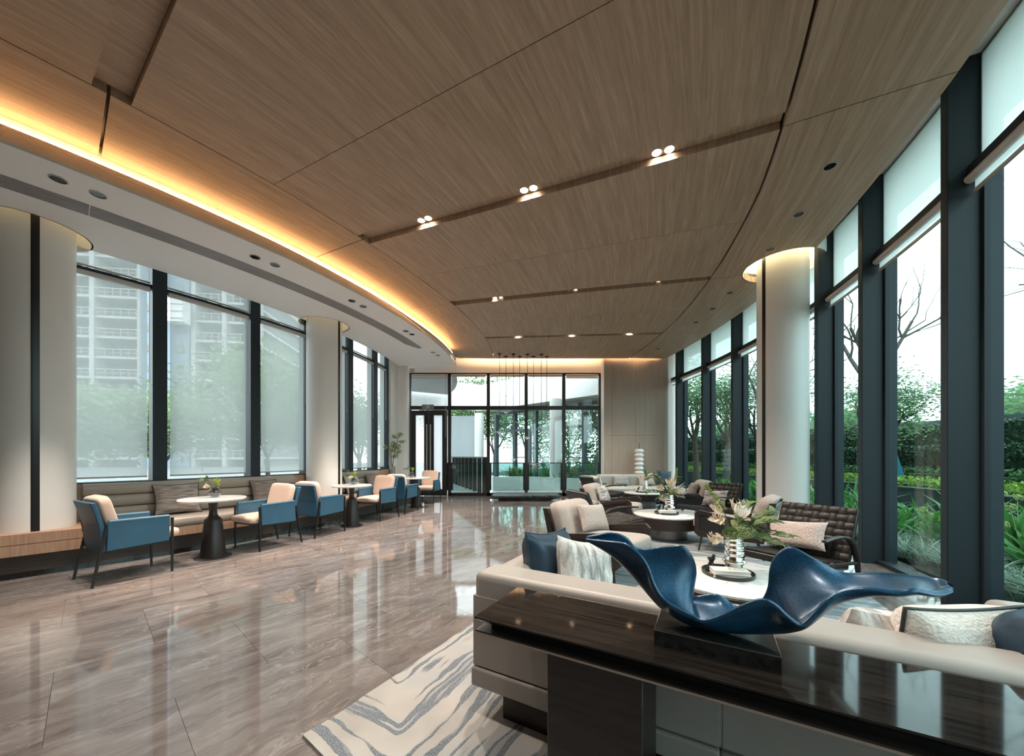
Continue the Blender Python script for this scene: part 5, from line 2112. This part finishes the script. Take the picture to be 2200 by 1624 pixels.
def tray_set(K, tag_, rz, kind):
    p = K.location + Vector((0, 0, .3695))
    m = Matrix.Translation(p) @ Matrix.Rotation(rz, 4, 'Z')
    tr = thing('tray', 'round dark grey tray on ' + tag_, 'tray', p + Vector((0, 0, 0)), rz, 'dark trays on the coffee tables')
    obj(MB().lathe([(0, 0), (.175, 0), (.178, .004), (.178, .026), (.172, .026), (.171, .008), (0, .008)], 48), 'tray_body', M['tray'], tr, smooth=40)
    v = ribbed_vase()
    v['label'] = 'tall ribbed mirror chrome vase on ' + tag_
    v.location = m @ Vector((.055, .035, .0085))
    b = bouquet(11 + kind, kind)
    b['label'] = ('bouquet of eucalyptus, cream proteas and green hydrangea on ', 'bouquet of dark leaves, cream proteas and white plumes on ', 'small bouquet of dark leaves and white blooms on ')[kind] + tag_
    b.location = m @ Vector((.055, .035, .0085 + .292))
    b.scale = (1.25, 1.25, 1.15) if kind < 2 else (1.1, 1.1, 1.05)
    for k in range(2):
        bk = thing('book', ('lower' if k == 0 else 'upper') + ' of two cream books on the tray on ' + tag_, 'book', m @ Vector((-.01, -.078, .0085 + .026 * k)), rz + (.03 if k else -.02), 'cream books on the trays')
        obj(MB().bx(-.118, .118, -.055, .055, .002, .023), 'pages', M['paper'], bk)
        cv = MB().bx(-.122, .122, -.059, .059, .0, .002).bx(-.122, .122, -.059, .059, .0232, .0255).bx(-.122, .122, .057, .0592, .002, .0235)
        obj(cv, 'cover', M['cover'], bk)
    d = thing('diffuser', 'small black flared bottle with a slanted stopper on ' + tag_, 'bottle', m @ Vector((-.105, .035, .0085)), rz, 'black bottles on the trays')
    obj(MB().lathe([(0, 0), (.043, 0), (.040, .01), (.016, .068), (.018, .075), (.030, .098), (.022, .098), (.012, .075), (0, .075)], 12), 'bottle_body', M['blackmetal'], d, smooth=30)
    obj(MB().tube([(0, 0, .07), (.022, .0, .125)], .012, 6), 'stopper', M['blackmetal'], d)
    if kind == 0:
        for k, (x, y) in enumerate(((-.005, -.075), (.03, -.085), (.065, -.08))):
            gl = thing('glass_candlestick', 'small clear glass candlestick, %s of three standing on the cream books' % ('first', 'middle', 'last')[k], 'candlestick', m @ Vector((x, y, .0085 + .052)), k, 'three glass candlesticks')
            obj(MB().lathe([(0, 0), (.019, 0), (.017, .006), (.005, .018), (.004, .034), (.008, .040), (.009, .060), (.006, .060), (.005, .044), (0, .042)], 16), 'stick', M['clearglass'], gl, smooth=60)


tray_set(K1, 'the nearest coffee table', -.25, 0)
tray_set(K2, 'the middle coffee table', -.15, 1)
tray_set(K3, 'the farthest coffee table', -.1, 2)

# ------------------------------------------------------------------ far sofa and lamp
fs = thing('sofa', 'long sage grey sofa along the panelled wall at the far end', 'sofa', (3.35, 10.2, .012), 0)
rounded(-.83, 1.25, .30, .52, .05, .735, .03, 'sofa2', 'backrest', fs)
rounded(-.83, 1.25, -.75, .35, .06, .30, .02, 'sofa2', 'base', fs)
for a, b in ((-.82, -.13), (-.12, .56), (.57, 1.24)):
    c = cushion((b - a) / 2, .49, .075, .3, .12, puff=.008)
    c.xform(Matrix.Translation(((a + b) / 2, -.22, .355)))
    obj(c, 'seat_cushion', M['sofa2'], fs, smooth=180)
    c = cushion((b - a) / 2, .06, .155, .3, .25)
    c.xform(Matrix.Translation(((a + b) / 2, .255, .565)) @ Matrix.Rotation(R(6), 4, 'X'))
    obj(c, 'back_cushion', M['sofa2'], fs, smooth=180)
rounded(-1.32, -.83, .25, .52, .0, .70, .008, 'wallwood', 'end_block', fs, 1)
rounded(-1.42, -.83, -.30, .30, .50, .535, .006, 'wallwood', 'end_shelf', fs, 1)
rounded(-1.28, -1.0, -.2, .22, .0, .50, .006, 'wallwood', 'end_cabinet', fs, 1)
for x in (-.7, 1.1):
    obj(MB().bx(x - .04, x + .04, -.6, -.5, 0, .06), 'foot', M['espresso'], fs)
FS = Vector((3.35, 10.2, .012))
make_pillow('pale grey pillow in the middle of the far sofa', 'greylinen', .46, .28, .12, FS + Vector((-.23, .08, .435)), PI, 18, 0, None, .10)
make_pillow('blush pillow behind the farthest bouquet on the far sofa', 'beigepill', .46, .36, .13, FS + Vector((.50, .06, .435)), PI, 18, 4, None, .10)
make_pillow('navy pillow at the window end of the far sofa', 'navy', .44, .44, .13, FS + Vector((.98, .06, .435)), PI, 18, -6, None, .10)

lp = thing('floor_lamp', 'white floor lamp of stacked diamond shades behind the far sofa', 'lamp', (3.86, 10.95, 0))
lz = 1.50
obj(MB().tube([(0, 0, 0), (0, 0, 1.68)], .008, 8), 'stem', M['blackmetal'], lp)
obj(MB().lathe([(0, 0), (.13, 0), (.13, .02), (0, .02)], 24), 'base', M['porcelain'], lp)
for k in range(10):
    z = lz - .065 - .132 * k
    if z < .15:
        break
    obj(MB().lathe([(.085, .066), (.115, .045), (.142, .004), (.142, -.004), (.115, -.045), (.085, -.066)], 28, (0, 0, z)), 'lamp_shade', M['porcelain'], lp, smooth=40)

# ------------------------------------------------------------------ garden outside the tall windows
gnd = struct('ground')
M['courtfloor'] = pbr('pale_polished_paving', (.40, .39, .38), .2, var=.2, vscale=2)
m = MB().arc([(18.2, -.02), (60, -.02), (60, .0), (18.2, .0)], -75, 60, 80)
obj(m, 'garden_bed', M['soil'], gnd)
m = MB().bx(-90, 8.2, -40, 90, -.5, -.35)
obj(m, 'street', M['paving'], gnd)
m = MB().bx(-4.6, 8.6, 11.72, 24, -.10, -.012)
obj(m, 'courtyard_paving', M['courtfloor'], gnd)
rr = random.Random(21)


def blade(mb, p, a, L, W, lean, rr, n=4, fold=.25):
    d = Vector((math.cos(a), math.sin(a), 0))
    s = Vector((-d.y, d.x, 0))
    rows = []
    for i in range(n + 1):
        f = i / n
        q = Vector(p) + d * (L * lean * f ** 1.6) + Vector((0, 0, L * (f - .55 * lean * f ** 2.2)))
        w = W * (math.sin(PI * (.12 + .88 * f)) if f < 1 else .02)
        rows.append([q - s * w / 2, q + Vector((0, 0, -w * fold)), q + s * w / 2])
    mb.grid(rows)


STRAP = []
for k in range(4):
    mb = MB()
    blade(mb, (0, 0, 0), 0, (.70, .85, .60, .78)[k], (.085, .10, .075, .09)[k], (.55, .4, .75, .6)[k], rr, 6)
    STRAP.append(mb.mesh('leaf', M['strap_leaf'], 180))
GRASS = []
for k in range(3):
    mb = MB()
    for q in range(60):
        a = rr.uniform(0, 2 * PI)
        blade(mb, (rr.gauss(0, .03), rr.gauss(0, .03), 0), a, rr.uniform(.28, .5), .011, rr.uniform(.5, 1.0), rr, 4)
    GRASS.append(mb.mesh('blades', M['grass'], 180))


def broad_plant(r, t, s, label, nl):
    o = thing('broad_leaf_plant', label, 'plant', P(r, t, 0), rr.uniform(0, 6), 'broad leaved plants outside the tall windows')
    for k in range(nl):
        l = bpy.data.objects.new('leaf', STRAP[k % 4])
        COL.objects.link(l)
        l.parent = o
        l.location = (rr.uniform(-.06, .06), rr.uniform(-.06, .06), 0)
        l.rotation_euler = (0, rr.uniform(-.15, .15), k * 2.4 + rr.uniform(-.4, .4))
        q = s * rr.uniform(.75, 1.15)
        l.scale = (q, q, q)
    fl = MB()
    for k in range(3):
        h = s * rr.uniform(.6, .85)
        x, y = rr.uniform(-.18, .18), rr.uniform(-.18, .18)
        fluff(fl, (x, y, h), .055, 70, .010, rr)
        fl.tube([(0, 0, .1), (x, y, h)], .004, 4)
    stuff(obj(fl, 'flower_head', M['seed'], o))
    return o


PL_LAB = 'broad leaved green plant with pale flower heads in the bed outside the tall windows'
cnt = 0
near_set = []
for row, (r0, s, nl, st) in enumerate(((18.88, .92, 18, 1.35), (19.45, 1.10, 18, 1.5), (20.2, 1.25, 16, 2.0))):
    t = -30.5 + row * .7
    while t < -15.5:
        near_set.append((r0 + rr.uniform(-.2, .2), t + rr.uniform(-.5, .5), s, nl))
        t += st
near_set.sort(key=lambda q: -abs(q[1] + 22))
for r_, t_, s, nl in near_set:
    broad_plant(r_, t_, s * rr.uniform(.85, 1.1), PL_LAB, nl)
FARP = []
for k in range(3):
    mb = MB()
    for q in range(34):
        a = rr.uniform(0, 2 * PI)
        blade(mb, (rr.gauss(0, .12), rr.gauss(0, .12), 0), a, rr.uniform(.5, .85), .05, rr.uniform(.3, .8), rr, 4)
    FARP.append(mb.mesh('leaves', M['strap_leaf'], 180))
for r_, t0, t1, st in ((18.8, -15, 4, 1.9), (19.6, -14.4, 5, 2.1)):
    t_ = t0
    while t_ < t1:
        o = thing('leafy_clump', 'tall clump of narrow green leaves outside the windows past the round column', 'plant', P(r_ + rr.uniform(-.15, .15), t_, 0), rr.uniform(0, 6), 'leafy clumps outside the far windows')
        l = stuff(bpy.data.objects.new('leaves', FARP[cnt % 3]))
        COL.objects.link(l)
        l.parent = o
        q = rr.uniform(.9, 1.25)
        l.scale = (q, q, q)
        cnt += 1
        t_ += st
t_ = -30.5
while t_ < -13:
    for r_ in (18.40, 18.58):
        o = thing('striped_grass', 'low tuft of pale striped grass along the foot of the window glass', 'plant', P(r_ + rr.uniform(-.07, .07), t_ + rr.uniform(-.2, .2), 0), rr.uniform(0, 6), 'striped grass along the glass')
        l = stuff(bpy.data.objects.new('blades', GRASS[cnt % 3]))
        COL.objects.link(l)
        l.parent = o
        cnt += 1
    t_ += .95

# curved dark water wall with a pale lip
ww = thing('water_wall', 'low curved dark stone wall with a pale lip behind the garden planting', 'wall')
obj(MB().arc([(21.5, 0), (21.75, 0), (21.75, .56), (21.5, .56)], -45, 42, 60), 'wall_face', M['planter'], ww)
obj(MB().arc([(21.47, .56), (21.78, .56), (21.78, .585), (21.47, .585)], -45, 42, 60), 'lip', M['planter'], ww)


def foliage_band(name, label, cat, r0, r1, t0, t1, z0, z1, n, size, mat, group=None):
    o = thing(name, label, cat)
    mb = MB()
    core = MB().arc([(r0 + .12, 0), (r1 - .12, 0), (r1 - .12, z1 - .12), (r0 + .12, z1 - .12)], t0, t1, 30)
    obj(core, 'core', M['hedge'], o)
    for k in range(n):
        face = rr.random()
        t_ = rr.uniform(t0, t1)
        if face < .68:
            p = P(r0 + abs(rr.gauss(0, .06)), t_, rr.uniform(z0, z1))
        else:
            p = P(rr.uniform(r0, r1), t_, z1 + rr.uniform(-.08, .06))
        d = Vector((rr.gauss(0, 1), rr.gauss(0, 1), rr.gauss(0, 1))).normalized()
        x = d.orthogonal().normalized()
        y = d.cross(x)
        s = size * rr.uniform(.6, 1.3)
        mb.add([p - x * s, p - y * s * .5, p + x * s, p + y * s * .5], [(0, 1, 2, 3)])
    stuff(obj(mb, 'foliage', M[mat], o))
    return o


foliage_band('groundcover', 'bright lime groundcover strip behind the dark water wall', 'hedge', 21.85, 22.7, -45, 40, .4, .74, 16000, .045, 'lime')
foliage_band('low_hedge', 'low mid green hedge behind the lime groundcover', 'hedge', 22.75, 23.4, -45, 40, .4, .95, 13000, .045, 'tree')
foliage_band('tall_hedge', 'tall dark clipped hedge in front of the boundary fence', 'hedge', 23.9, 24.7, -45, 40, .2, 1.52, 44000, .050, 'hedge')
fe = thing('boundary_fence', 'dark boundary fence behind the tall hedge', 'fence')
obj(MB().arc([(26.4, 0), (26.5, 0), (26.5, 2.45), (26.4, 2.45)], -45, 42, 60), 'fence_panel', M['fence'], fe)
for k in range(35):
    t_ = -45 + k * 2.5
    obj(MB().box(P(26.36, t_, 1.24), (.06, .08, 2.5), rz=R(t_)), 'fence_post', M['fence'], fe)
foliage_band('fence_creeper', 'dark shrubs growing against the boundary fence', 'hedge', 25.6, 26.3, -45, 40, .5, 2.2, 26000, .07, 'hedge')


# ------------------------------------------------------------------ trees
def tree(name, label, loc, H, crown, seed, leaves=4000, leaf=.05, mat='tree', trunk=.08, lean=(0, 0), bare=False, bark='bark', start=.38, spread=1.0, group=None, wrap=False, depth=4):
    rr = random.Random(seed)
    o = thing(name, label, 'tree', loc, 0, group)
    mb = MB()
    tips = []

    def grow(p, d, L, r, lev):
        n = 4
        pts, rs = [p], [r]
        q, dd = Vector(p), Vector(d)
        for k in range(n):
            dd = (dd + Vector((rr.gauss(0, .14), rr.gauss(0, .14), rr.gauss(.04, .08)))).normalized()
            q = q + dd * L / n
            pts.append(q.copy())
            rs.append(r * (1 - .45 * (k + 1) / n))
        mb.tube(pts, rs, 7 if lev < 2 else 5, caps=False)
        if lev >= 2:
            tips.extend(pts[1:])
        if lev < depth:
            nb = (3 if lev < 2 else 2) + (1 if rr.random() < .5 else 0)
            for k in range(nb):
                a = k * 2.4 + rr.uniform(-.5, .5) + seed
                x = dd.orthogonal().normalized()
                y = dd.cross(x)
                sp = rr.uniform(.45, .95) * spread
                nd = (dd + (x * math.cos(a) + y * math.sin(a)) * sp).normalized()
                i = rr.choice([2, 3, 4]) if lev > 0 else rr.choice([3, 4])
                grow(pts[i], nd, L * rr.uniform(.55, .8), rs[i] * .68, lev + 1)

    h0 = H * start
    pts = [Vector((0, 0, 0)), Vector((lean[0] * .4, lean[1] * .4, h0 * .5)), Vector((lean[0], lean[1], h0))]
    mb.tube(pts, [trunk * 1.15, trunk, trunk * .85], 9, caps=False)
    for k in range(4):
        a = k * 1.57 + seed
        grow(pts[-1], Vector((math.cos(a) * .5 * spread, math.sin(a) * .5 * spread, 1)).normalized(), (H - h0) * .42, trunk * .6, 1)
    obj(mb, 'trunk', M[bark], o, smooth=60)
    if not bare:
        fo = MB()
        for k in range(leaves):
            p = rr.choice(tips) + Vector((rr.gauss(0, crown), rr.gauss(0, crown), rr.gauss(0, crown * .7)))
            d = Vector((rr.gauss(0, 1), rr.gauss(0, 1), rr.gauss(0, .6))).normalized()
            x = d.orthogonal().normalized()
            s = leaf * rr.uniform(.6, 1.3)
            fo.add([p, p + d * s + x * s * .4, p + d * s * 2, p + d * s - x * s * .4], [(0, 1, 2, 3)])
        stuff(obj(fo, 'foliage', M[mat], o))
    if wrap:
        w = MB()
        w.grid([[(-.05, -.02, 1.62), (.10, -.10, 1.62)], [(-.02, -.05, 1.1), (.20, -.16, 1.1)], [(.0, -.08, .55), (.36, -.2, .55)]])
        w.grid([[(-.05, .03, 1.62), (.10, -.05, 1.62)], [(-.02, .0, 1.1), (.20, -.11, 1.1)], [(.0, -.03, .55), (.36, -.15, .55)]])
        w.tube([(-.11, 0, 1.60), (0, -.11, 1.60), (.11, 0, 1.60), (0, .11, 1.60), (-.11, 0, 1.60)], .04, 6)
        obj(w, 'tie_cloth', M['bluetie'], o)
    return o


tree('young_tree', 'young green tree with a teal cloth tied round its trunk', Vector((9.85, 9.5, .0)), 3.75, .20, 4, 4200, .052, 'tree_l', .085, (.05, 0), start=.42, spread=1.05, wrap=True)
tree('garden_tree', 'green tree seen through the window just past the round column', Vector((7.7, 13.0, 0)), 4.9, .26, 7, 5200, .06, 'tree_l', .11, (.1, 0), start=.36)
tree('garden_tree', 'green tree seen through the second window before the panelled wall', Vector((8.0, 15.6, 0)), 5.4, .30, 12, 5200, .07, 'tree_l', .11, (-.1, 0), start=.36)
tree('garden_tree', 'green tree behind the round column', Vector((9.6, 14.0, 0)), 5.0, .28, 15, 3500, .06, 'tree_l', .10, (0, 0), start=.36)
tree('bare_tree', 'bare branching tree beside the round column', Vector((8.6, 12.6, 0)), 6.8, .2, 19, 0, .05, 'tree', .10, (.25, 0), bare=True, start=.33, depth=5)
tree('bare_tree', 'bare tree whose branches enter at the top edge of the nearest window', Vector((8.6, 4.4, 0)), 7.2, .2, 23, 0, .05, 'tree', .055, (0, .3), bare=True, start=.40, depth=5, spread=1.35)
tree('bare_tree', 'bare tree with fine twigs high in the window nearest the round column', Vector((10.9, 11.0, 0)), 8.2, .2, 29, 0, .05, 'tree', .11, (0, 0), bare=True, start=.42, depth=5, spread=1.3)
for k in range(14):
    t_ = -24 + k * 4.2
    tree('distant_tree', 'hazy green tree standing beyond the dark boundary fence', P(30 + 3 * (k % 3), t_, -.2), 4.2 + (k * 7 % 3) * .4, .55, 40 + k, 3200, .14, 'tree_l', .13, start=.3, group='trees beyond the fence', depth=3)

M['courtpaint'] = pbr('shade_greyed_render', (.42, .455, .475), .8)  # grey in the colour stands for shade on the white wall
# ------------------------------------------------------------------ courtyard beyond the glazed end wall
wc = thing('courtyard_wall', 'plain white wall across the courtyard behind the balustrade', 'wall')
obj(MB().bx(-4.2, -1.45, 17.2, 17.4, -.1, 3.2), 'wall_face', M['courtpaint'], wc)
obj(MB().lathe([(.22, -.1), (.22, 3.3)], 32, (-1.55, 17.0, 0)), 'round_end', M['white'], wc, smooth=60)
bal = thing('balustrade', 'dark balustrade of flat posts outside the glazed end wall', 'balustrade')
a, b = Vector((-.93, 12.15, 0)), Vector((-2.72, 16.9, 0))
dv = (b - a).normalized()
an = math.atan2(dv.y, dv.x)
obj(MB().box((a + b) / 2 + Vector((0, 0, 1.235)), ((b - a).length + .3, .14, .05), rz=an), 'top_rail', M['frame2'], bal)
for k in range(9):
    p = a.lerp(b, k / 8)
    obj(MB().box(p + Vector((0, 0, .60)), (.05, .15, 1.22), rz=an), 'post', M['frame2'], bal)
# roof edges of the court
rf = thing('courtyard_roof', 'white roof edge bending around the courtyard above the far glazing', 'roof')
def edge(a, b, z0, z1, mat, w=.25, nm='fascia', par=None):
    a, b = Vector(a), Vector(b)
    d = b - a
    return obj(MB().box(((a.x + b.x) / 2, (a.y + b.y) / 2, (z0 + z1) / 2), (d.length, w, z1 - z0), rz=math.atan2(d.y, d.x)), nm, M[mat], par or rf)
edge((-4.6, 15.2), (-1.35, 17.1), 3.42, 4.62, 'white')
edge((-1.45, 17.1), (3.6, 12.1), 3.42, 4.62, 'white')
edge((-.6, 17.3), (4.3, 12.4), 3.36, 3.42, 'concrete', 1.3, 'roof_soffit')
cw = thing('courtyard_glazing', 'grey framed glass wing along the courtyard with a double door', 'facade')
a, b = Vector((-.75, 17.5, 0)), Vector((4.6, 12.25, 0))
dv = (b - a).normalized()
an = math.atan2(dv.y, dv.x)
Lw = (b - a).length
M['wingframe'] = pbr('slate_grey_frame', (.10, .115, .135), .5)
for k in range(7):
    p = a.lerp(b, k / 6)
    obj(MB().box(p + Vector((0, 0, 1.65)), (.13, .20, 3.4), rz=an), 'mullion', M['wingframe'], cw)
for z in (.05, 2.45, 3.3):
    obj(MB().box((a + b) / 2 + Vector((0, 0, z)), (Lw, .12, .10), rz=an), 'rail', M['wingframe'], cw)
for k in range(6):
    p = a.lerp(b, (k + .5) / 6)
    obj(MB().box(p + Vector((0, 0, 1.65)), (Lw / 6 - .1, .012, 3.2), rz=an), 'glass_pane', M['glass_r'], cw)
p = a.lerp(b, .28)
obj(MB().box(p + Vector((0, 0, 1.2)), (.28, .14, 2.4), rz=an), 'door_stile', M['wingframe'], cw)
column('white round column standing in the courtyard beyond the end wall', Vector((1.62, 13.4, 0)), .22, None, 3.4, -.1)
pw = thing('planter_wall', 'low white curved planter wall in the courtyard', 'planter')
mb = MB()
pts = [(-.7, 13.6), (.3, 13.9), (1.2, 13.5), (2.0, 12.9), (3.0, 12.2)]
for p, q in zip(pts[:-1], pts[1:]):
    d = Vector((q[0] - p[0], q[1] - p[1], 0))
    mb.box(((p[0] + q[0]) / 2, (p[1] + q[1]) / 2, .22), (d.length + .05, .16, .56), rz=math.atan2(d.y, d.x))
obj(mb, 'wall_face', M['white'], pw)
obj(MB().prism([(-.6, 13.7), (.3, 14.0), (1.2, 13.6), (2.0, 13.0), (3.0, 12.3), (4.2, 12.6), (1.2, 16.4), (-.6, 16.9)], -.05, .30), 'soil', M['soil'], pw)
hg = thing('courtyard_hedge', 'green hedge standing behind the courtyard glazing', 'hedge')
hb = MB()
for k in range(9000):
    f = rr.random()
    p = a.lerp(b, f) + Vector((1.9, 1.9, 0)) + Vector((rr.gauss(0, .12), rr.gauss(0, .12), rr.uniform(0, 3.0)))
    d = Vector((rr.gauss(0, 1), rr.gauss(0, 1), rr.gauss(0, 1))).normalized()
    x = d.orthogonal().normalized()
    y = d.cross(x)
    s = rr.uniform(.05, .11)
    hb.add([p - x * s, p - y * s * .5, p + x * s, p + y * s * .5], [(0, 1, 2, 3)])
stuff(obj(hb, 'foliage', M['tree_l'], hg))
for k in range(9):
    p = Vector((rr.uniform(-.2, 2.6), 0, .30))
    p.y = 15.6 - .9 * p.x + rr.uniform(-.6, .3)
    o = thing('courtyard_plant', 'spiky green plant growing in the courtyard planter', 'plant', p, rr.uniform(0, 6), 'plants in the courtyard')
    l = stuff(bpy.data.objects.new('leaves', FARP[k % 3]))
    COL.objects.link(l)
    l.parent = o
bl_ = thing('courtyard_railing', 'dark railing behind the courtyard glazing', 'railing')
a2, b2 = a + Vector((.9, .9, 0)), b + Vector((.9, .9, 0))
obj(MB().box((a2 + b2) / 2 + Vector((0, 0, 1.22)), (Lw, .08, .05), rz=an), 'top_rail', M['wingframe'], bl_)
for k in range(9):
    obj(MB().box(a2.lerp(b2, k / 8) + Vector((0, 0, .6)), (.05, .06, 1.2), rz=an), 'post', M['wingframe'], bl_)
for k, (x, y) in enumerate(((-3.4, 24), (-1.2, 24.5), (1.0, 23.5), (3.4, 21.5), (5.2, 18.5), (4.4, 16.0))):
    tree('court_tree', 'tall leafy tree behind the courtyard roof edge', Vector((x, y, -.3)), 8.0, .42, 70 + k, 6500, .11, 'tree_l', .10, start=.2, group='trees behind the courtyard')
cn = thing('entrance_canopy', 'pale curved canopy outside above the double door', 'canopy')
obj(MB().arc([(8.9, 3.98), (lambda t: 10.75 + .02 * (t - 8), 3.98), (lambda t: 10.75 + .02 * (t - 8), 4.10), (8.9, 4.10)], 8.2, 30, 22), 'canopy_slab', M['concrete'], cn)

# ------------------------------------------------------------------ street side beyond the bench windows
tw = thing('apartment_tower', 'pale high rise apartment tower with open balconies seen through the sheer blinds', 'building', (-56.5, 62, -2), R(8))
fl_me = MB().bx(-16, 16, -9, 9, -.18, .18).mesh('floor_slab', M['concrete'])
rl = MB()
for x in range(-15, 16, 1):
    rl.bx(x - .03, x + .03, -9.1, -9.0, .2, 1.2)
rl.bx(-16, 16, -9.12, -9.0, 1.15, 1.25)
rl.bx(-16, 16, -9.1, -9.02, .65, .70)
rl_me = rl.mesh('balcony_rail', M['concrete'])
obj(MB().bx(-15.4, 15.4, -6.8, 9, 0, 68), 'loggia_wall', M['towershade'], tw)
for k in range(22):
    for me in (fl_me, rl_me):
        o = bpy.data.objects.new(me.name, me)
        COL.objects.link(o)
        o.parent = tw
        o.location = (0, 0, 2.95 * (k + 1))
for x0, x1 in ((.8, 7.2),):
    obj(MB().bx(x0, x1, -9.4, -6.8, 0, 68), 'stair_core', M['towerblue'], tw)
for x in (-16, -11.0, -5.6, .5, 7.6, 11.8, 15.8):
    obj(MB().bx(x - .3, x + .3, -9.2, -6.8, 0, 68), 'tower_pier', M['concrete'], tw)
wn_me = MB().bx(-.45, .45, -.08, .05, -.55, .55).mesh('tower_window', M['paving'])
for k in range(21):
    for x in (2.2, 6.0):
        o = bpy.data.objects.new('tower_window', wn_me)
        COL.objects.link(o)
        o.parent = tw
        o.location = (x, -9.45, 2.95 * (k + 1) + 1.5)
lift = thing('hoist_cabin', 'white builders hoist cabin on the side of the tower', 'hoist', (-48.6, 52.0, 20.5), R(8))
obj(MB().bx(-1.5, 1.5, -.8, .8, 0, 3.2), 'cabin', M['white'], lift)
obj(MB().bx(-1.6, 1.6, -.9, -.82, .4, .5).bx(-1.6, 1.6, -.9, -.82, 1.4, 1.5).bx(-1.6, 1.6, -.9, -.82, 2.4, 2.5), 'cabin_rail', M['concrete'], lift)
SL = 'street tree with fresh green leaves seen through the blinds over the long banquette'
for k, (x, y, h, c) in enumerate(((-15.5, 11.5, 4.3, .42), (-18.5, 15.0, 4.8, .5), (-15.0, 15.5, 4.6, .45), (-11.2, 15.6, 6.8, .45), (-13.2, 19.5, 5.2, .5), (-20, 20, 5.2, .5), (-9.6, 18.6, 5.4, .45), (-7.4, 17.5, 5.0, .45))):
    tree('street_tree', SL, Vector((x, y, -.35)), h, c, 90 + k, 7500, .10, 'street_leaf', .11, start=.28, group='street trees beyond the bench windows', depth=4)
foliage_band('street_hedge', 'low clipped hedge along the street outside the bench windows', 'hedge', -1, -.2, 100, 101, .3, 1.0, 10, .05, 'tree') if False else None
bpy.context.view_layer.update()
